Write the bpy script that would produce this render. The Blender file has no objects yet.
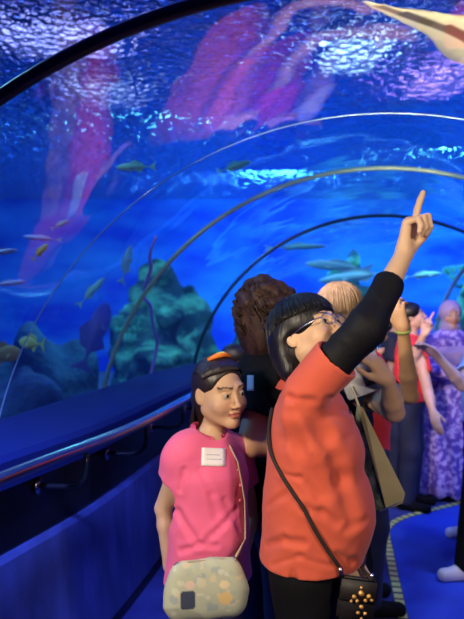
import bpy, bmesh, math, random
import numpy as np
from mathutils import Vector, Matrix
from mathutils.bvhtree import BVHTree

random.seed(7)
RNG = np.random.default_rng(7)
SC = bpy.context.scene
COL = SC.collection
F = 600.0
CZ = 1.46


def px(u, v, Y):
    """point of the place seen at (u, v) of the photograph at depth Y"""
    return np.array([(u - 232.0) / F * Y, Y, CZ + (309.5 - v) / F * Y])


# ------------------------------------------------------------------ materials
MATS = {}


def mat(name, col=(0.5, 0.5, 0.5), rough=0.6, metal=0.0, spec=0.5, attr=False, bump=None, noise=None,
        emit=None, sheen=0.0, sss=0.0):
    if name in MATS:
        return MATS[name]
    m = bpy.data.materials.new(name)
    m.use_nodes = True
    nt = m.node_tree
    b = nt.nodes['Principled BSDF']
    b.inputs['Base Color'].default_value = (*col, 1)
    b.inputs['Roughness'].default_value = rough
    b.inputs['Metallic'].default_value = metal
    b.inputs['Specular IOR Level'].default_value = spec
    if sheen:
        b.inputs['Sheen Weight'].default_value = sheen
    if sss:
        b.inputs['Subsurface Weight'].default_value = sss
        b.inputs['Subsurface Radius'].default_value = (0.01, 0.004, 0.002)
    tc = nt.nodes.new('ShaderNodeTexCoord')
    if attr:
        a = nt.nodes.new('ShaderNodeAttribute')
        a.attribute_name = 'tint'
        nt.links.new(a.outputs['Color'], b.inputs['Base Color'])
    if noise:                                     # (scale xyz, second colour, detail, low, high)
        sc, c2, lo, hi = noise
        mp = nt.nodes.new('ShaderNodeMapping')
        mp.inputs['Scale'].default_value = sc
        nz = nt.nodes.new('ShaderNodeTexNoise')
        nz.inputs['Scale'].default_value = 1
        nz.inputs['Detail'].default_value = 4
        rp = nt.nodes.new('ShaderNodeValToRGB')
        rp.color_ramp.elements[0].position = lo
        rp.color_ramp.elements[1].position = hi
        rp.color_ramp.elements[0].color = (*col, 1)
        rp.color_ramp.elements[1].color = (*c2, 1)
        nt.links.new(tc.outputs['Object'], mp.inputs['Vector'])
        nt.links.new(mp.outputs['Vector'], nz.inputs['Vector'])
        nt.links.new(nz.outputs['Fac'], rp.inputs['Fac'])
        nt.links.new(rp.outputs['Color'], b.inputs['Base Color'])
    if bump:                                      # (scale xyz, strength, distance)
        sc, st, di = bump
        mp = nt.nodes.new('ShaderNodeMapping')
        mp.inputs['Scale'].default_value = sc
        nz = nt.nodes.new('ShaderNodeTexNoise')
        nz.inputs['Scale'].default_value = 1
        nz.inputs['Detail'].default_value = 3
        bp = nt.nodes.new('ShaderNodeBump')
        bp.inputs['Strength'].default_value = st
        bp.inputs['Distance'].default_value = di
        nt.links.new(tc.outputs['Object'], mp.inputs['Vector'])
        nt.links.new(mp.outputs['Vector'], nz.inputs['Vector'])
        nt.links.new(nz.outputs['Fac'], bp.inputs['Height'])
        nt.links.new(bp.outputs['Normal'], b.inputs['Normal'])
    if emit:
        b.inputs['Emission Color'].default_value = (*emit[0], 1)
        b.inputs['Emission Strength'].default_value = emit[1]
    MATS[name] = m
    return m


# ------------------------------------------------------------------ object helpers
def tag(o, label=None, cat=None, group=None, kind=None):
    if label: o['label'] = label
    if cat: o['category'] = cat
    if group: o['group'] = group
    if kind: o['kind'] = kind
    return o


def empty(name, loc=(0, 0, 0), rz=0.0):
    o = bpy.data.objects.new(name, None)
    COL.objects.link(o)
    o.empty_display_size = 0.1
    o.location = loc
    o.rotation_euler = (0, 0, rz)
    return o


def mesh_obj(name, verts, faces, material, parent=None, smooth=True, tint=None, loc=None):
    me = bpy.data.meshes.new(name)
    verts = np.asarray(verts, dtype=np.float64)
    if isinstance(faces, np.ndarray):
        nf = len(faces); k = faces.shape[1]
        me.vertices.add(len(verts)); me.vertices.foreach_set('co', verts.ravel())
        me.loops.add(nf * k); me.loops.foreach_set('vertex_index', faces.astype(np.int32).ravel())
        me.polygons.add(nf)
        me.polygons.foreach_set('loop_start', np.arange(nf, dtype=np.int32) * k)
        me.update(calc_edges=True)
        me.validate()
    else:
        me.from_pydata([tuple(v) for v in verts], [], [tuple(f) for f in faces])
        me.update()
    if smooth:
        me.polygons.foreach_set('use_smooth', [True] * len(me.polygons))
    if tint is not None:
        at = me.color_attributes.new('tint', 'FLOAT_COLOR', 'POINT')
        c = np.ones((len(verts), 4)); c[:, :3] = tint
        at.data.foreach_set('color', c.ravel())
    o = bpy.data.objects.new(name, me)
    COL.objects.link(o)
    for m in (material if isinstance(material, (list, tuple)) else [material]):
        me.materials.append(m)
    if parent is not None: o.parent = parent
    if loc is not None: o.location = loc
    return o


class MB:
    """collects shapes for one mesh"""
    def __init__(s): s.v = []; s.f = []

    def add(s, v, f):
        n = len(s.v)
        s.v += [tuple(p) for p in v]
        s.f += [tuple(i + n for i in q) for q in f]
        return s

    def box(s, c, size, rot=None, bev=0.0):
        bm = bmesh.new()
        bmesh.ops.create_cube(bm, size=1)
        bmesh.ops.scale(bm, vec=size, verts=bm.verts)
        if bev: bmesh.ops.bevel(bm, geom=bm.edges[:], offset=bev, segments=2, affect='EDGES')
        M = Matrix.Translation(Vector(c)) @ (rot.to_4x4() if rot else Matrix())
        bmesh.ops.transform(bm, matrix=M, verts=bm.verts)
        bm.verts.index_update()
        s.add([v.co[:] for v in bm.verts], [[v.index for v in f.verts] for f in bm.faces])
        bm.free(); return s

    def tube(s, pts, rad, seg=10, flat=1.0, up=None, cap=True):
        pts = [Vector(p) for p in pts]
        n = len(pts)
        rads = rad if hasattr(rad, '__len__') else [rad] * n
        prev = Vector(up) if up is not None else None
        rings = []
        for i, p in enumerate(pts):
            t = (pts[min(i + 1, n - 1)] - pts[max(i - 1, 0)]).normalized()
            if prev is None:
                prev = t.orthogonal().normalized()
            a = (prev - t * prev.dot(t))
            a = a.normalized() if a.length > 1e-6 else t.orthogonal().normalized()
            b = t.cross(a)
            prev = a
            rings.append([p + (a * math.cos(q) * flat + b * math.sin(q)) * rads[i]
                          for q in [2 * math.pi * k / seg for k in range(seg)]])
        v = [x[:] for r in rings for x in r]
        f = []
        for i in range(n - 1):
            for k in range(seg):
                k2 = (k + 1) % seg
                f.append((i * seg + k, i * seg + k2, (i + 1) * seg + k2, (i + 1) * seg + k))
        if cap:
            f.append(tuple(range(seg - 1, -1, -1)))
            f.append(tuple((n - 1) * seg + k for k in range(seg)))
        return s.add(v, f)

    def build(s, name, material, parent=None, smooth=True, loc=None):
        return mesh_obj(name, s.v, s.f, material, parent, smooth, loc=loc)


# ------------------------------------------------------------------ signed distance modelling
def A(*x): return np.array(x, dtype=float)


class S:
    def __init__(s): s.p = []; s.disp = None

    def cone(s, a, b, ra, rb, k=0.02, sq=None, op='+'):
        """round cone a->b; sq=(axis, factor): cross-section squashed by factor along axis"""
        a = np.asarray(a, float); b = np.asarray(b, float); ab = b - a; L2 = max(ab @ ab, 1e-12)
        if sq is not None:
            ax = np.asarray(sq[0], float); ax = ax / np.linalg.norm(ax); q = sq[1]
            def fn(P):
                D = P - a
                t = np.clip(D @ ab / L2, 0, 1)
                D = D - t[:, None] * ab
                c = D @ ax
                D = D + (c * (1 / q - 1))[:, None] * ax
                r = ra + (rb - ra) * t
                return (np.sqrt((D * D).sum(1)) - r) * min(q, 1) if q <= 1 else (np.sqrt((D * D).sum(1)) - r)
        else:
            def fn(P):
                D = P - a
                t = np.clip(D @ ab / L2, 0, 1)
                D = D - t[:, None] * ab
                return np.sqrt((D * D).sum(1)) - (ra + (rb - ra) * t)
        s.p.append((op, fn, k)); return s

    def ell(s, c, r, k=0.02, rot=None, op='+'):
        c = np.asarray(c, float); r = np.asarray(r, float)
        def fn(P):
            D = P - c
            if rot is not None: D = D @ rot
            q = D / r
            k0 = np.sqrt((q * q).sum(1)); k1 = np.sqrt(((q / r) ** 2).sum(1)) + 1e-9
            return k0 * (k0 - 1) / k1
        s.p.append((op, fn, k)); return s

    def plane(s, c, n, k=0.004, op='-'):
        """removes the side the normal points to"""
        c = np.asarray(c, float); n = np.asarray(n, float); n = n / np.linalg.norm(n)
        s.p.append((op, lambda P: -((P - c) @ n), k)); return s

    def sub(s, other, M, c, sc=1.0):
        """adds another model moved by rotation M (columns = axes), origin c, scale sc"""
        c = np.asarray(c, float); M = np.asarray(M, float)
        for op, fn, k in other.p:
            s.p.append((op, (lambda P, fn=fn: fn((P - c) @ M / sc) * sc), k * sc))
        return s

    def ev(s, P, pr=None):
        d = np.full(len(P), 10.0)
        for op, fn, k in (s.p if pr is None else pr):
            e = fn(P)
            if op == '+':
                h = np.clip(.5 + .5 * (d - e) / k, 0, 1)
                d = d * (1 - h) + e * h - k * h * (1 - h)
            else:
                e = -e
                h = np.clip(.5 + .5 * (e - d) / k, 0, 1)
                d = d * (1 - h) + e * h + k * h * (1 - h)
        if s.disp is not None: d = d + s.disp(P)
        return d

    def mesh(s, lo, hi, h, nb=12):
        lo = np.asarray(lo, float); hi = np.asarray(hi, float)
        B = nb * h
        nbk = np.ceil((hi - lo) / B).astype(int)
        NC = nbk * nb + 2
        ci = np.stack(np.meshgrid(*[np.arange(n) for n in nbk], indexing='ij'), -1).reshape(-1, 3)
        cc = lo + (ci + .5) * B
        dc = s.ev(cc)
        R = B * 0.87
        keep = np.abs(dc) < R * 1.5 + 0.02
        g = np.stack(np.meshgrid(*[np.arange(nb + 1)] * 3, indexing='ij'), -1).reshape(-1, 3)
        keys = []; vs = []; quads = []
        n1 = nb + 1
        corners = [(i, j, k) for i in (0, 1) for j in (0, 1) for k in (0, 1)]
        for b, c in zip(ci[keep], cc[keep]):
            c1 = c[None]
            pr = []; vals = []
            for op, fn, k in s.p: vals.append(fn(c1)[0])
            m = min([v for v, q in zip(vals, s.p) if q[0] == '+'], default=10)
            for v, q in zip(vals, s.p):
                if q[0] == '+':
                    if v - m < 2.3 * R + q[2]: pr.append(q)
                elif v < 1.3 * R + q[2]: pr.append(q)
            base = b * nb
            P = lo + (base + g) * h
            d = s.ev(P, pr).reshape(n1, n1, n1)
            neg = d < 0
            if neg.all() or not neg.any(): continue
            cnt = sum(neg[i:i + nb, j:j + nb, k:k + nb].astype(int) for i, j, k in corners)
            act = np.argwhere((cnt > 0) & (cnt < 8))
            acc = np.zeros((len(act), 3)); num = np.zeros(len(act))
            for x in corners:
                for ax in range(3):
                    if x[ax] == 1: continue
                    y = list(x); y[ax] = 1
                    d0 = d[act[:, 0] + x[0], act[:, 1] + x[1], act[:, 2] + x[2]]
                    d1 = d[act[:, 0] + y[0], act[:, 1] + y[1], act[:, 2] + y[2]]
                    cr = (d0 < 0) != (d1 < 0)
                    t = np.where(cr, d0 / np.where(cr, d0 - d1, 1), 0)
                    p = np.array(x, float)[None].repeat(len(act), 0); p[:, ax] += t
                    acc += p * cr[:, None]; num += cr
            gi = act + base
            keys.append((gi[:, 0] * NC[1] + gi[:, 1]) * NC[2] + gi[:, 2])
            vs.append(lo + (gi + acc / num[:, None] - 0) * h)
            for ax in range(3):
                sl0 = [slice(0, nb)] * 3; sl1 = [slice(0, nb)] * 3; sl1[ax] = slice(1, nb + 1)
                a0 = neg[tuple(sl0)]; a1 = neg[tuple(sl1)]
                e = np.argwhere(a0 != a1)
                if not len(e): continue
                fl = a0[e[:, 0], e[:, 1], e[:, 2]]
                e = e + base
                u, w = (ax + 1) % 3, (ax + 2) % 3
                q = []
                for du, dw in ((-1, -1), (0, -1), (0, 0), (-1, 0)):
                    x = e.copy(); x[:, u] += du; x[:, w] += dw
                    q.append((x[:, 0] * NC[1] + x[:, 1]) * NC[2] + x[:, 2])
                q = np.stack(q, 1)
                q[~fl] = q[~fl][:, ::-1]
                quads.append(q)
        keys = np.concatenate(keys); vs = np.concatenate(vs); quads = np.concatenate(quads)
        o = np.argsort(keys); keys = keys[o]; vs = vs[o]
        ix = np.searchsorted(keys, quads); ix = np.clip(ix, 0, len(keys) - 1)
        ok = (keys[ix] == quads).all(1)
        return vs, ix[ok]


def rotz(a):
    c, s_ = math.cos(a), math.sin(a)
    return np.array([[c, -s_, 0], [s_, c, 0], [0, 0, 1.]])


def rotx(a):
    c, s_ = math.cos(a), math.sin(a)
    return np.array([[1, 0, 0], [0, c, -s_], [0, s_, c.real]])


def roty(a):
    c, s_ = math.cos(a), math.sin(a)
    return np.array([[c, 0, s_], [0, 1, 0], [-s_, 0, c]])


def unit(v):
    v = np.asarray(v, float); return v / np.linalg.norm(v)


# ---- hands
def hand(m, w, d, n, right=True, curls=None, thumb=None, s=1.0):
    """m: model; w wrist; d direction of the hand; n palm normal; curls: per finger (mcp, pip, dip, spread) in degrees"""
    w = np.asarray(w, float)
    d = unit(d); n = np.asarray(n, float); n = unit(n - d * (n @ d))
    T = np.cross(d, n) if right else np.cross(n, d)
    def pt(x, y, z): return w + (T * x + n * y + d * z) * s
    curls = curls or [(18, 22, 12, 0)] * 4
    kn = [(.026, 0.002, .086), (.009, 0.0, .090), (-.009, 0.0, .086), (-.025, 0.003, .077)]
    ln = [(.043, .026, .021), (.047, .030, .022), (.043, .028, .021), (.034, .021, .018)]
    rr = [.0098, .0099, .0094, .0083]
    for i, (kx, ky, kz) in enumerate(kn):
        m.cone(pt(kx * .55, -.002, .008), pt(kx, ky, kz), .0155 * s, .0105 * s, k=.012 * s)
    m.cone(pt(0, .004, .03), pt(0, .004, .065), .022 * s, .024 * s, k=.012 * s, sq=(n, .6))
    for i in range(4):
        a1, a2, a3, sp = curls[i]
        p = pt(*kn[i]); ang = 0
        side = math.radians(sp)
        for L, a, r0, r1 in zip(ln[i], (a1, a2, a3), (rr[i] * 1.06, rr[i] * 1.0, rr[i] * .92), (rr[i] * .98, rr[i] * .92, rr[i] * .8)):
            ang += math.radians(a)
            v = d * math.cos(ang) + n * math.sin(ang)
            v = unit(v * math.cos(side) + T * math.sin(side))
            q = p + v * L * s
            m.cone(p, q, r0 * s, r1 * s, k=.0035 * s)
            p = q
    th = thumb or [(.024, .006, .022), (.044, .016, .050), (.056, .024, .078), (.060, .032, .100)]
    th = [pt(*q) for q in th]
    m.cone(th[0], th[1], .0155 * s, .0115 * s, k=.014 * s)
    m.cone(th[1], th[2], .0112 * s, .0100 * s, k=.004 * s)
    m.cone(th[2], th[3], .0100 * s, .0078 * s, k=.003 * s)


# ---- heads (own frame: face towards -Y, z up, origin mid head; chin -.112, crown +.115)
def head_model(cheek=1.0, nose=1.0):
    m = S()
    m.ell((0, .016, .036), (.074, .092, .080), k=.02)
    m.ell((0, -.018, -.028), (.0615 * cheek, .068, .074), k=.03)
    for sx in (-1, 1):
        m.cone((sx * .048, .008, -.052), (sx * .014, -.066, -.092), .020, .015, k=.026)
        m.ell((sx * .034, -.056, -.030), (.028 * cheek, .026, .028), k=.02)
        m.cone((sx * .014, -.082, .030), (sx * .044, -.069, .030), .006, .006, k=.02)
        m.ell((sx * .0305, -.096, .006), (.0165, .015, .011), k=.012, op='-')
        m.ell((sx * .0305, -.0735, .0055), (.0140, .0118, .0108), k=.003)
        m.cone((sx * .0175, -.0835, .0115), (sx * .0435, -.0785, .0120), .0028, .0026, k=.003)   # upper lid
        m.cone((sx * .019, -.0830, -.0030), (sx * .042, -.0780, -.0015), .0022, .0020, k=.004)  # lower lid
        m.ell((sx * .011, -.0955, -.033), (.0078, .010, .0068), k=.006)
        m.ell((sx * .076, .012, -.004), (.0075, .019, .031), k=.006, rot=rotz(sx * -.35))
        m.ell((sx * .083, .006, .000), (.005, .010, .018), k=.004, op='-', rot=rotz(sx * -.35))
    m.cone((0, -.084, .016), (0, -.103 - .004 * (nose - 1), -.026), .0075, .0098 * nose, k=.010)
    m.ell((0, -.104, -.028), (.0095, .009, .008), k=.006)
    m.ell((0, -.073, -.092), (.018, .016, .016), k=.014)
    m.cone((-.016, -.086, -.0545), (.016, -.086, -.0545), .0055, .0055, k=.006)
    m.cone((-.012, -.089, -.055), (.012, -.089, -.055), .0052, .0052, k=.004)
    m.cone((-.012, -.0865, -.0665), (.012, -.0865, -.0665), .0062, .0062, k=.005)
    m.cone((-.024, -.0925, -.0605), (.024, -.0925, -.0605), .0022, .0022, k=.004, op='-')
    return m


SKIN = (.62, .36, .22)


def face_tint(Q, col, base, eyes=True, lip=(.48, .16, .13)):
    """colour of skin, lips, brows (and eyes) at head-frame points Q"""
    def blend(mask, c):
        col[mask] = c
    x = np.abs(Q[:, 0]); y = Q[:, 1]; z = Q[:, 2]
    fr = y < -.05
    blend(fr & (((x / .024) ** 2 + ((z + .0605) / .0105) ** 2) < 1) & (y < -.075), lip)
    col[fr & (x > .010) & (x < .052) & (np.abs(z - (.0285 + .004 * np.sin((x - .01) * 60))) < .0034)] = np.array(base) * .12
    col[fr & (((x - .010) / .0045) ** 2 + ((z + .0395) / .0032) ** 2 < 1)] = np.array(base) * .2
    ck = np.exp(-(((x - .038) / .020) ** 2 + ((z + .028) / .018) ** 2)) * (y < -.03)
    col[:, 1] *= 1 - .13 * ck; col[:, 2] *= 1 - .13 * ck
    if eyes:
        e = fr & (((x - .0305) / .0135) ** 2 + ((z - .004) / .0052) ** 2 < 1)
        col[e] = (.55, .5, .46)
        e = fr & (((x - .0305) / .0062) ** 2 + ((z - .004) / .0062) ** 2 < 1)
        col[e] = (.012, .008, .006)
        e = fr & (np.abs(z - .0105) < .0022) & (x > .017) & (x < .045)
        col[e] = (.03, .02, .015)
    return col


def cran_dir(Q): return Q


# ---- hair locks following the head surface
def locks(paths_r, name, material, parent):
    mb = MB()
    for pts, r in paths_r:
        n = len(pts)
        mb.tube(pts, [r * (.5 + .5 * math.sin(math.pi * min(1, (i + .6) / (n * .8)))) if i < n - 1 else r * .12 for i in range(n)], seg=5, cap=True)
    return mb


# ------------------------------------------------------------------ a person
def person(name, label, cat, loc, yaw, H=1.55, girth=1.0, head=(0, 0, 0), head_off=(0, 0, 0), lean=(0, 0),
           arms=None, legs=None, skin=SKIN, res=.006, cheek=1.0, shoulder=.150, depth=1.0, group=None,
           painted_eyes=True, head_s=None, neck_r=.052, hand_s=.95, nose=1.0, bust=0.0, belly=0.0):
    """arms: {'R': dict(sh,el,wr,hand=dict()), 'L': ...} in WORLD coordinates when 'world' given, else local"""
    root = empty(name, loc, yaw)
    tag(root, label, cat, group)
    s = H / 1.55
    Rw = rotz(yaw); lo = np.asarray(loc, float)
    def toL(p): return (np.asarray(p, float) - lo) @ Rw
    def vL(v): return np.asarray(v, float) @ Rw
    lx, ly = lean
    def T(x, y, z):
        f = max(0, (z - .85)) / .45
        return A(x + lx * f, y + ly * f, z) * s
    g = girth
    J = dict(T=T, toL=toL, vL=vL, s=s, root=root, loc=lo, Rw=Rw, g=g, yaw=yaw)
    b = S()
    Yx = (0, 1, 0)
    dp = .70 * depth
    b.cone(T(0, .01, .83), T(0, .005, .98), .150 * s * g, .130 * s * g, k=.03, sq=(Yx, dp))
    b.cone(T(0, .005, .98), T(0, 0, 1.16), .128 * s * g, .138 * s * g, k=.03, sq=(Yx, dp))
    b.cone(T(0, 0, 1.16), T(0, .012, 1.225), .135 * s * g, .095 * s * g, k=.03, sq=(Yx, dp))
    if bust:
        for sx in (-1, 1): b.ell(T(sx * .065, -.085 * depth, 1.12), A(.06, .05, .055) * s * bust, k=.03)
    if belly:
        b.ell(T(0, -.075, .98), A(.10, .075, .10) * s * belly, k=.05)
    hc = T(0, -.012, 1.435) + np.asarray(head_off, float)
    hs = head_s if head_s else .91 * s
    Mh = rotz(head[0]) @ rotx(head[1]) @ roty(head[2])
    J['hc'] = hc; J['hs'] = hs; J['Mh'] = Mh
    def h2l(q): return hc + (Mh @ (np.asarray(q, float) * hs))
    J['h2l'] = h2l
    b.cone(T(0, .018, 1.235), h2l((0, .022, -.075)), neck_r * s, neck_r * .96 * s, k=.03)
    for sx in (-1, 1):
        b.cone(T(sx * .05, .02, 1.27), T(sx * shoulder * .85, .015, 1.235), .030 * s, .036 * s, k=.03)
    # legs
    for sd, sx in (('R', -1), ('L', 1)):
        lg = (legs or {}).get(sd) or dict(hip=T(sx * .08, .01, .80), kn=T(sx * .088, -.012, .44), an=T(sx * .09, .02, .075), toe=T(sx * .105, -.13, .028))
        J['leg' + sd] = lg
        b.cone(lg['hip'], lg['kn'], .074 * s * g, .052 * s * g, k=.03)
        b.cone(lg['kn'], lg['kn'] * .45 + lg['an'] * .55, .050 * s * g, .050 * s, k=.02)
        b.cone(lg['kn'] * .45 + lg['an'] * .55, lg['an'], .048 * s, .030 * s, k=.02)
        b.cone(lg['an'] - A(0, 0, .02) * s, lg['toe'], .032 * s, .026 * s, k=.02)
    # arms
    am_ = min(1.0, g * g)
    for sd, sx in (('R', -1), ('L', 1)):
        a = dict((arms or {}).get(sd, {}))
        if a.get('world'):
            for q in ('sh', 'el', 'wr'):
                if q in a: a[q] = toL(a[q])
            for q in ('hd', 'hn'):
                if q in a: a[q] = vL(a[q])
        a.setdefault('sh', T(sx * shoulder, .012, 1.225))
        a.setdefault('el', T(sx * (shoulder + .05), .03, .97))
        a.setdefault('wr', T(sx * (shoulder + .04), -.03, .745))
        a.setdefault('hd', unit(a['wr'] - a['el']))
        a.setdefault('hn', A(-sx, 0, 0))
        J['arm' + sd] = a
        b.cone(a['sh'], a['el'], .046 * s * g, .037 * s * (am_ * .5 + g * .5), k=.03)
        m1 = a['el'] * .7 + a['wr'] * .3
        b.cone(a['el'], m1, .036 * s * am_, .037 * s * am_, k=.01)
        b.cone(m1, a['wr'], .037 * s * am_, .0235 * s, k=.01)
        b.cone(a['wr'], a['wr'] + unit(a['hd']) * .02 * s, .023 * s, .022 * s, k=.012, sq=(a['hn'], .8))
        hand(b, a['wr'], a['hd'], a['hn'], sd == 'R', a.get('curls'), a.get('thumb'), s * hand_s)
    nb_ = len(b.p)
    b.sub(head_model(cheek, nose), Mh, hc, hs)
    # blend the neck: move neck after head not needed (smooth union handles it)
    allp = np.array([J['armR']['wr'], J['armL']['wr'], J['armR']['el'], J['armL']['el'], J['armR']['sh'], J['armL']['sh'],
                     J['legR']['toe'], J['legL']['toe'], J['legR']['an'], J['legL']['an'], J['legR']['kn'], J['legL']['kn'], hc, T(0, 0, .83)])
    lo_ = allp.min(0) - .22 * max(s, .9); hi_ = allp.max(0) + .22 * max(s, .9); lo_[2] = -.01
    v, f = b.mesh(lo_, hi_, res)
    Q = (v - hc) @ Mh / hs
    col = np.tile(np.array(skin, float), (len(v), 1))
    near = (np.abs(Q) < .13).all(1)
    cn = col[near]; face_tint(Q[near], cn, skin, painted_eyes); col[near] = cn
    J['body'] = mesh_obj('body', v, f, mat('skin', rough=.5, attr=True, spec=.4, sss=.0), root, tint=col)
    J['model'] = b; J['lo'] = lo_; J['hi'] = hi_; J['res'] = res
    return J


def folds(seed, amp, dirs, fq=62.0):
    r = np.random.default_rng(seed)
    W = []
    for d in dirs:
        d = unit(d)
        o = unit(np.cross(d, [0.3, .5, .8]))
        W.append((d, o, r.uniform(0, 6), r.uniform(.8, 1.25)))
    def fn(P):
        t = 0
        for d, o, ph, ff in W:
            a = P @ d * fq * ff + 1.4 * np.sin(P @ o * fq * .45 + ph) + ph
            t = t + (1 - np.abs(np.sin(a * .5))) ** 2 * (.5 + .5 * np.sin(P @ (o + .4 * d) * fq * .3 + 2 * ph))
        return -amp * t / len(W) * 1.6 + amp * .3
    return fn


def shirt(J, colour_mat, hem=.78, sleeve=.45, infl=.016, name='shirt', res=None, fold=.005, sr=.068, hem_w=1.0,
          slit=None, neck=.062, belly=0.0, seed=1, fdirs=None, hemdepth=1.0, openings=None, sleeveR=None, rr=None, bust=0.0, ak=.028, creases=None):
    T = J['T']; s = J['s']; g = J['g']; m = S(); i = infl
    Yx = (0, 1, 0); dp = .74 * hemdepth
    h0 = hem - .06
    m.cone(T(0, .008, h0), T(0, .005, .98), (.152 * g * hem_w) * s + i, .140 * g * s + i, k=.04, sq=(Yx, dp))
    m.cone(T(0, .005, .98), T(0, 0, 1.15), .138 * g * s + i, .140 * g * s + i, k=.04, sq=(Yx, dp))
    m.cone(T(0, 0, 1.15), T(0, .012, 1.225), .138 * g * s + i, .100 * s * g + i, k=.03, sq=(Yx, .74))
    if belly: m.ell(T(0, -.085, .96), A(.11, .085, .12) * s * belly, k=.06)
    if bust:
        m.ell(T(0, -.095, 1.12), A(.125, .06, .06) * s * bust, k=.04)
    for sx in (-1, 1):
        m.cone(T(sx * .045, .02, 1.272), T(sx * .125, .015, 1.235), .030 * s + i * .5, .040 * s + i * .5, k=.03)
    for sd in 'RL':
        a = J['arm' + sd]
        t = sleeve
        if sd == 'R' and sleeveR is not None: t = sleeveR
        if t <= 1:
            e = a['sh'] + (a['el'] - a['sh']) * t
            d = unit(a['el'] - a['sh'])
            r1 = (rr or sr) * s
            m.cone(a['sh'], e + d * .03, .050 * s * g + i * .7, r1, k=ak)
            m.cone(e + d * .004, e + d * .10, r1 * .88, r1 * .95, k=.004, op='-')
            # sleeve mouth cut by plane, local to the arm
            m.cone(e + d * (.001 + r1), e + d * (.14 + r1), r1 * 1.5, r1 * 1.5, k=.006, op='-')
        else:
            m.cone(a['sh'], a['el'], .052 * s * g + i, .044 * s + i * .5, k=.035)
            e = a['el'] + (a['wr'] - a['el']) * (t - 1)
            m.cone(a['el'], e, .042 * s + i * .5, .034 * s + i * .3, k=.02)
    m.plane(T(0, 0, hem), (0, 0, -1))
    hc = J['hc']
    m.cone(T(0, .012, 1.255), T(0, -.005, 1.36), neck * s, neck * 1.25 * s, k=.008, op='-')
    if slit is not None:
        for (c, w, h) in slit:
            c = np.asarray(c); m.cone(c - A(0, 0, .03), c + A(0, 0, h), w, .0015, k=.004, op='-')
    fd = folds(seed, fold, fdirs or [(1, .2, 1.4), (-1, .3, 1.2), (.2, 1, 1.6), (.1, -.8, 1.3)])
    segs = []
    for (pts, wd, am) in (creases or []):
        am = am * .5; wd = wd * 1.15
        q = []
        for w_ in pts:                              # walk from the front until the cloth is met
            o = J['toL'](A(0, 0, 1.46)); d = unit(J['toL'](w_) - o); t = .8
            for _ in range(60):
                e = m.ev((o + d * t)[None])[0]
                t += e * .8
                if e < .001: break
            q.append(o + d * t)
        for a_, b_ in zip(q[:-1], q[1:]): segs.append((a_, b_, wd, am))
    def dfn(P):
        t = fd(P)
        for a_, b_, wd, am in segs:
            ab = b_ - a_; L2 = ab @ ab
            D = P - a_; u = np.clip(D @ ab / L2, 0, 1); D = D - u[:, None] * ab
            r2 = (D * D).sum(1)
            t = t + am * np.exp(-r2 / wd ** 2) - am * .30 * np.exp(-(np.sqrt(r2) - 1.7 * wd) ** 2 / wd ** 2)
        return t
    m.disp = dfn
    v, f = m.mesh(J['lo'], J['hi'], res or J['res'])
    o = mesh_obj(name, v, f, colour_mat, J['root'])
    J['shirt'] = o; J['shirt_model'] = m
    return o


def sleeve_long(J, sd, material, t=1.75, name='long_sleeve', res=None, t0=.25, r=(.058, .05, .037), seed=5, fold=.004):
    a = J['arm' + sd]; s = J['s']
    m = S()
    st = a['sh'] + (a['el'] - a['sh']) * t0
    e = a['el'] + (a['wr'] - a['el']) * (t - 1)
    d = unit(a['wr'] - a['el'])
    m.cone(st, a['el'], r[0] * s, r[1] * s, k=.03)
    m.cone(a['el'], e, r[1] * s, r[2] * s, k=.03)
    m.cone(e + d * (r[2] * s * 1.35), e + d * (r[2] * s * 1.35 + .1), r[2] * 1.35 * s, r[2] * 1.5 * s, k=.004, op='-')
    m.disp = folds(seed, fold, [unit(a['el'] - a['sh']), d, unit(a['wr'] - a['sh']) + A(.2, 0, 0)], 75)
    P = np.array([a['sh'], a['el'], a['wr']])
    v, f = m.mesh(P.min(0) - .12, P.max(0) + .12, res or J['res'])
    return mesh_obj(name, v, f, material, J['root'])


def trousers(J, material, name='trousers', top=.90, flare=.058, res=None, infl=.012, seed=9, fold=.004):
    T = J['T']; s = J['s']; g = J['g']; m = S(); Yx = (0, 1, 0)
    m.cone(T(0, .01, .82), T(0, .005, top), .148 * s * g + infl * .6, .136 * s * g + infl * .4, k=.03, sq=(Yx, .74))
    for sd in 'RL':
        l = J['leg' + sd]
        m.cone(l['hip'], l['kn'], .077 * s * g + infl * .6, .058 * s * g + infl, k=.03)
        m.cone(l['kn'], l['an'] + A(0, 0, .0) * s, .056 * s * g + infl, flare * s + infl * .5, k=.03)
    z0 = min(J['legR']['an'][2], J['legL']['an'][2]) - .035 * s
    m.plane((0, 0, z0), (0, 0, -1))
    m.disp = folds(seed, fold, [(1, 0, 1.8), (-.8, .3, 1.8), (0, 1, 2)], 26)
    v, f = m.mesh(J['lo'], A(J['hi'][0], J['hi'][1], (top + .2) * s), res or J['res'] * 1.4)
    return mesh_obj(name, v, f, material, J['root'])


def shoes(J, material, sole_mat=None, res=.005):
    for sd in 'RL':
        l = J['leg' + sd]; s = J['s']; m = S()
        heel = l['an'] + (l['an'] - l['toe']) * A(.25, .25, 0); heel[2] = .032 * s
        toe = l['toe'].copy(); toe[2] = .030 * s
        dz = l['toe'][2] - .028 * s
        heel[2] += dz; toe[2] += dz
        m.cone(heel, toe, .036 * s, .037 * s, k=.02)
        m.cone(l['an'] - A(0, 0, .02), toe * .4 + l['an'] * .6 - A(0, 0, .02), .040 * s, .034 * s, k=.03)
        m.plane((0, 0, dz + .002), (0, 0, -1))
        m.cone(l['an'] + A(0, 0, .03), l['an'] + A(0, 0, .2), .034 * s, .034 * s, k=.004, op='-')
        P = np.array([heel, toe, l['an']])
        v, f = m.mesh(P.min(0) - .07, P.max(0) + .07, res)
        mesh_obj('shoe', v, f, material, J['root'])


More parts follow.
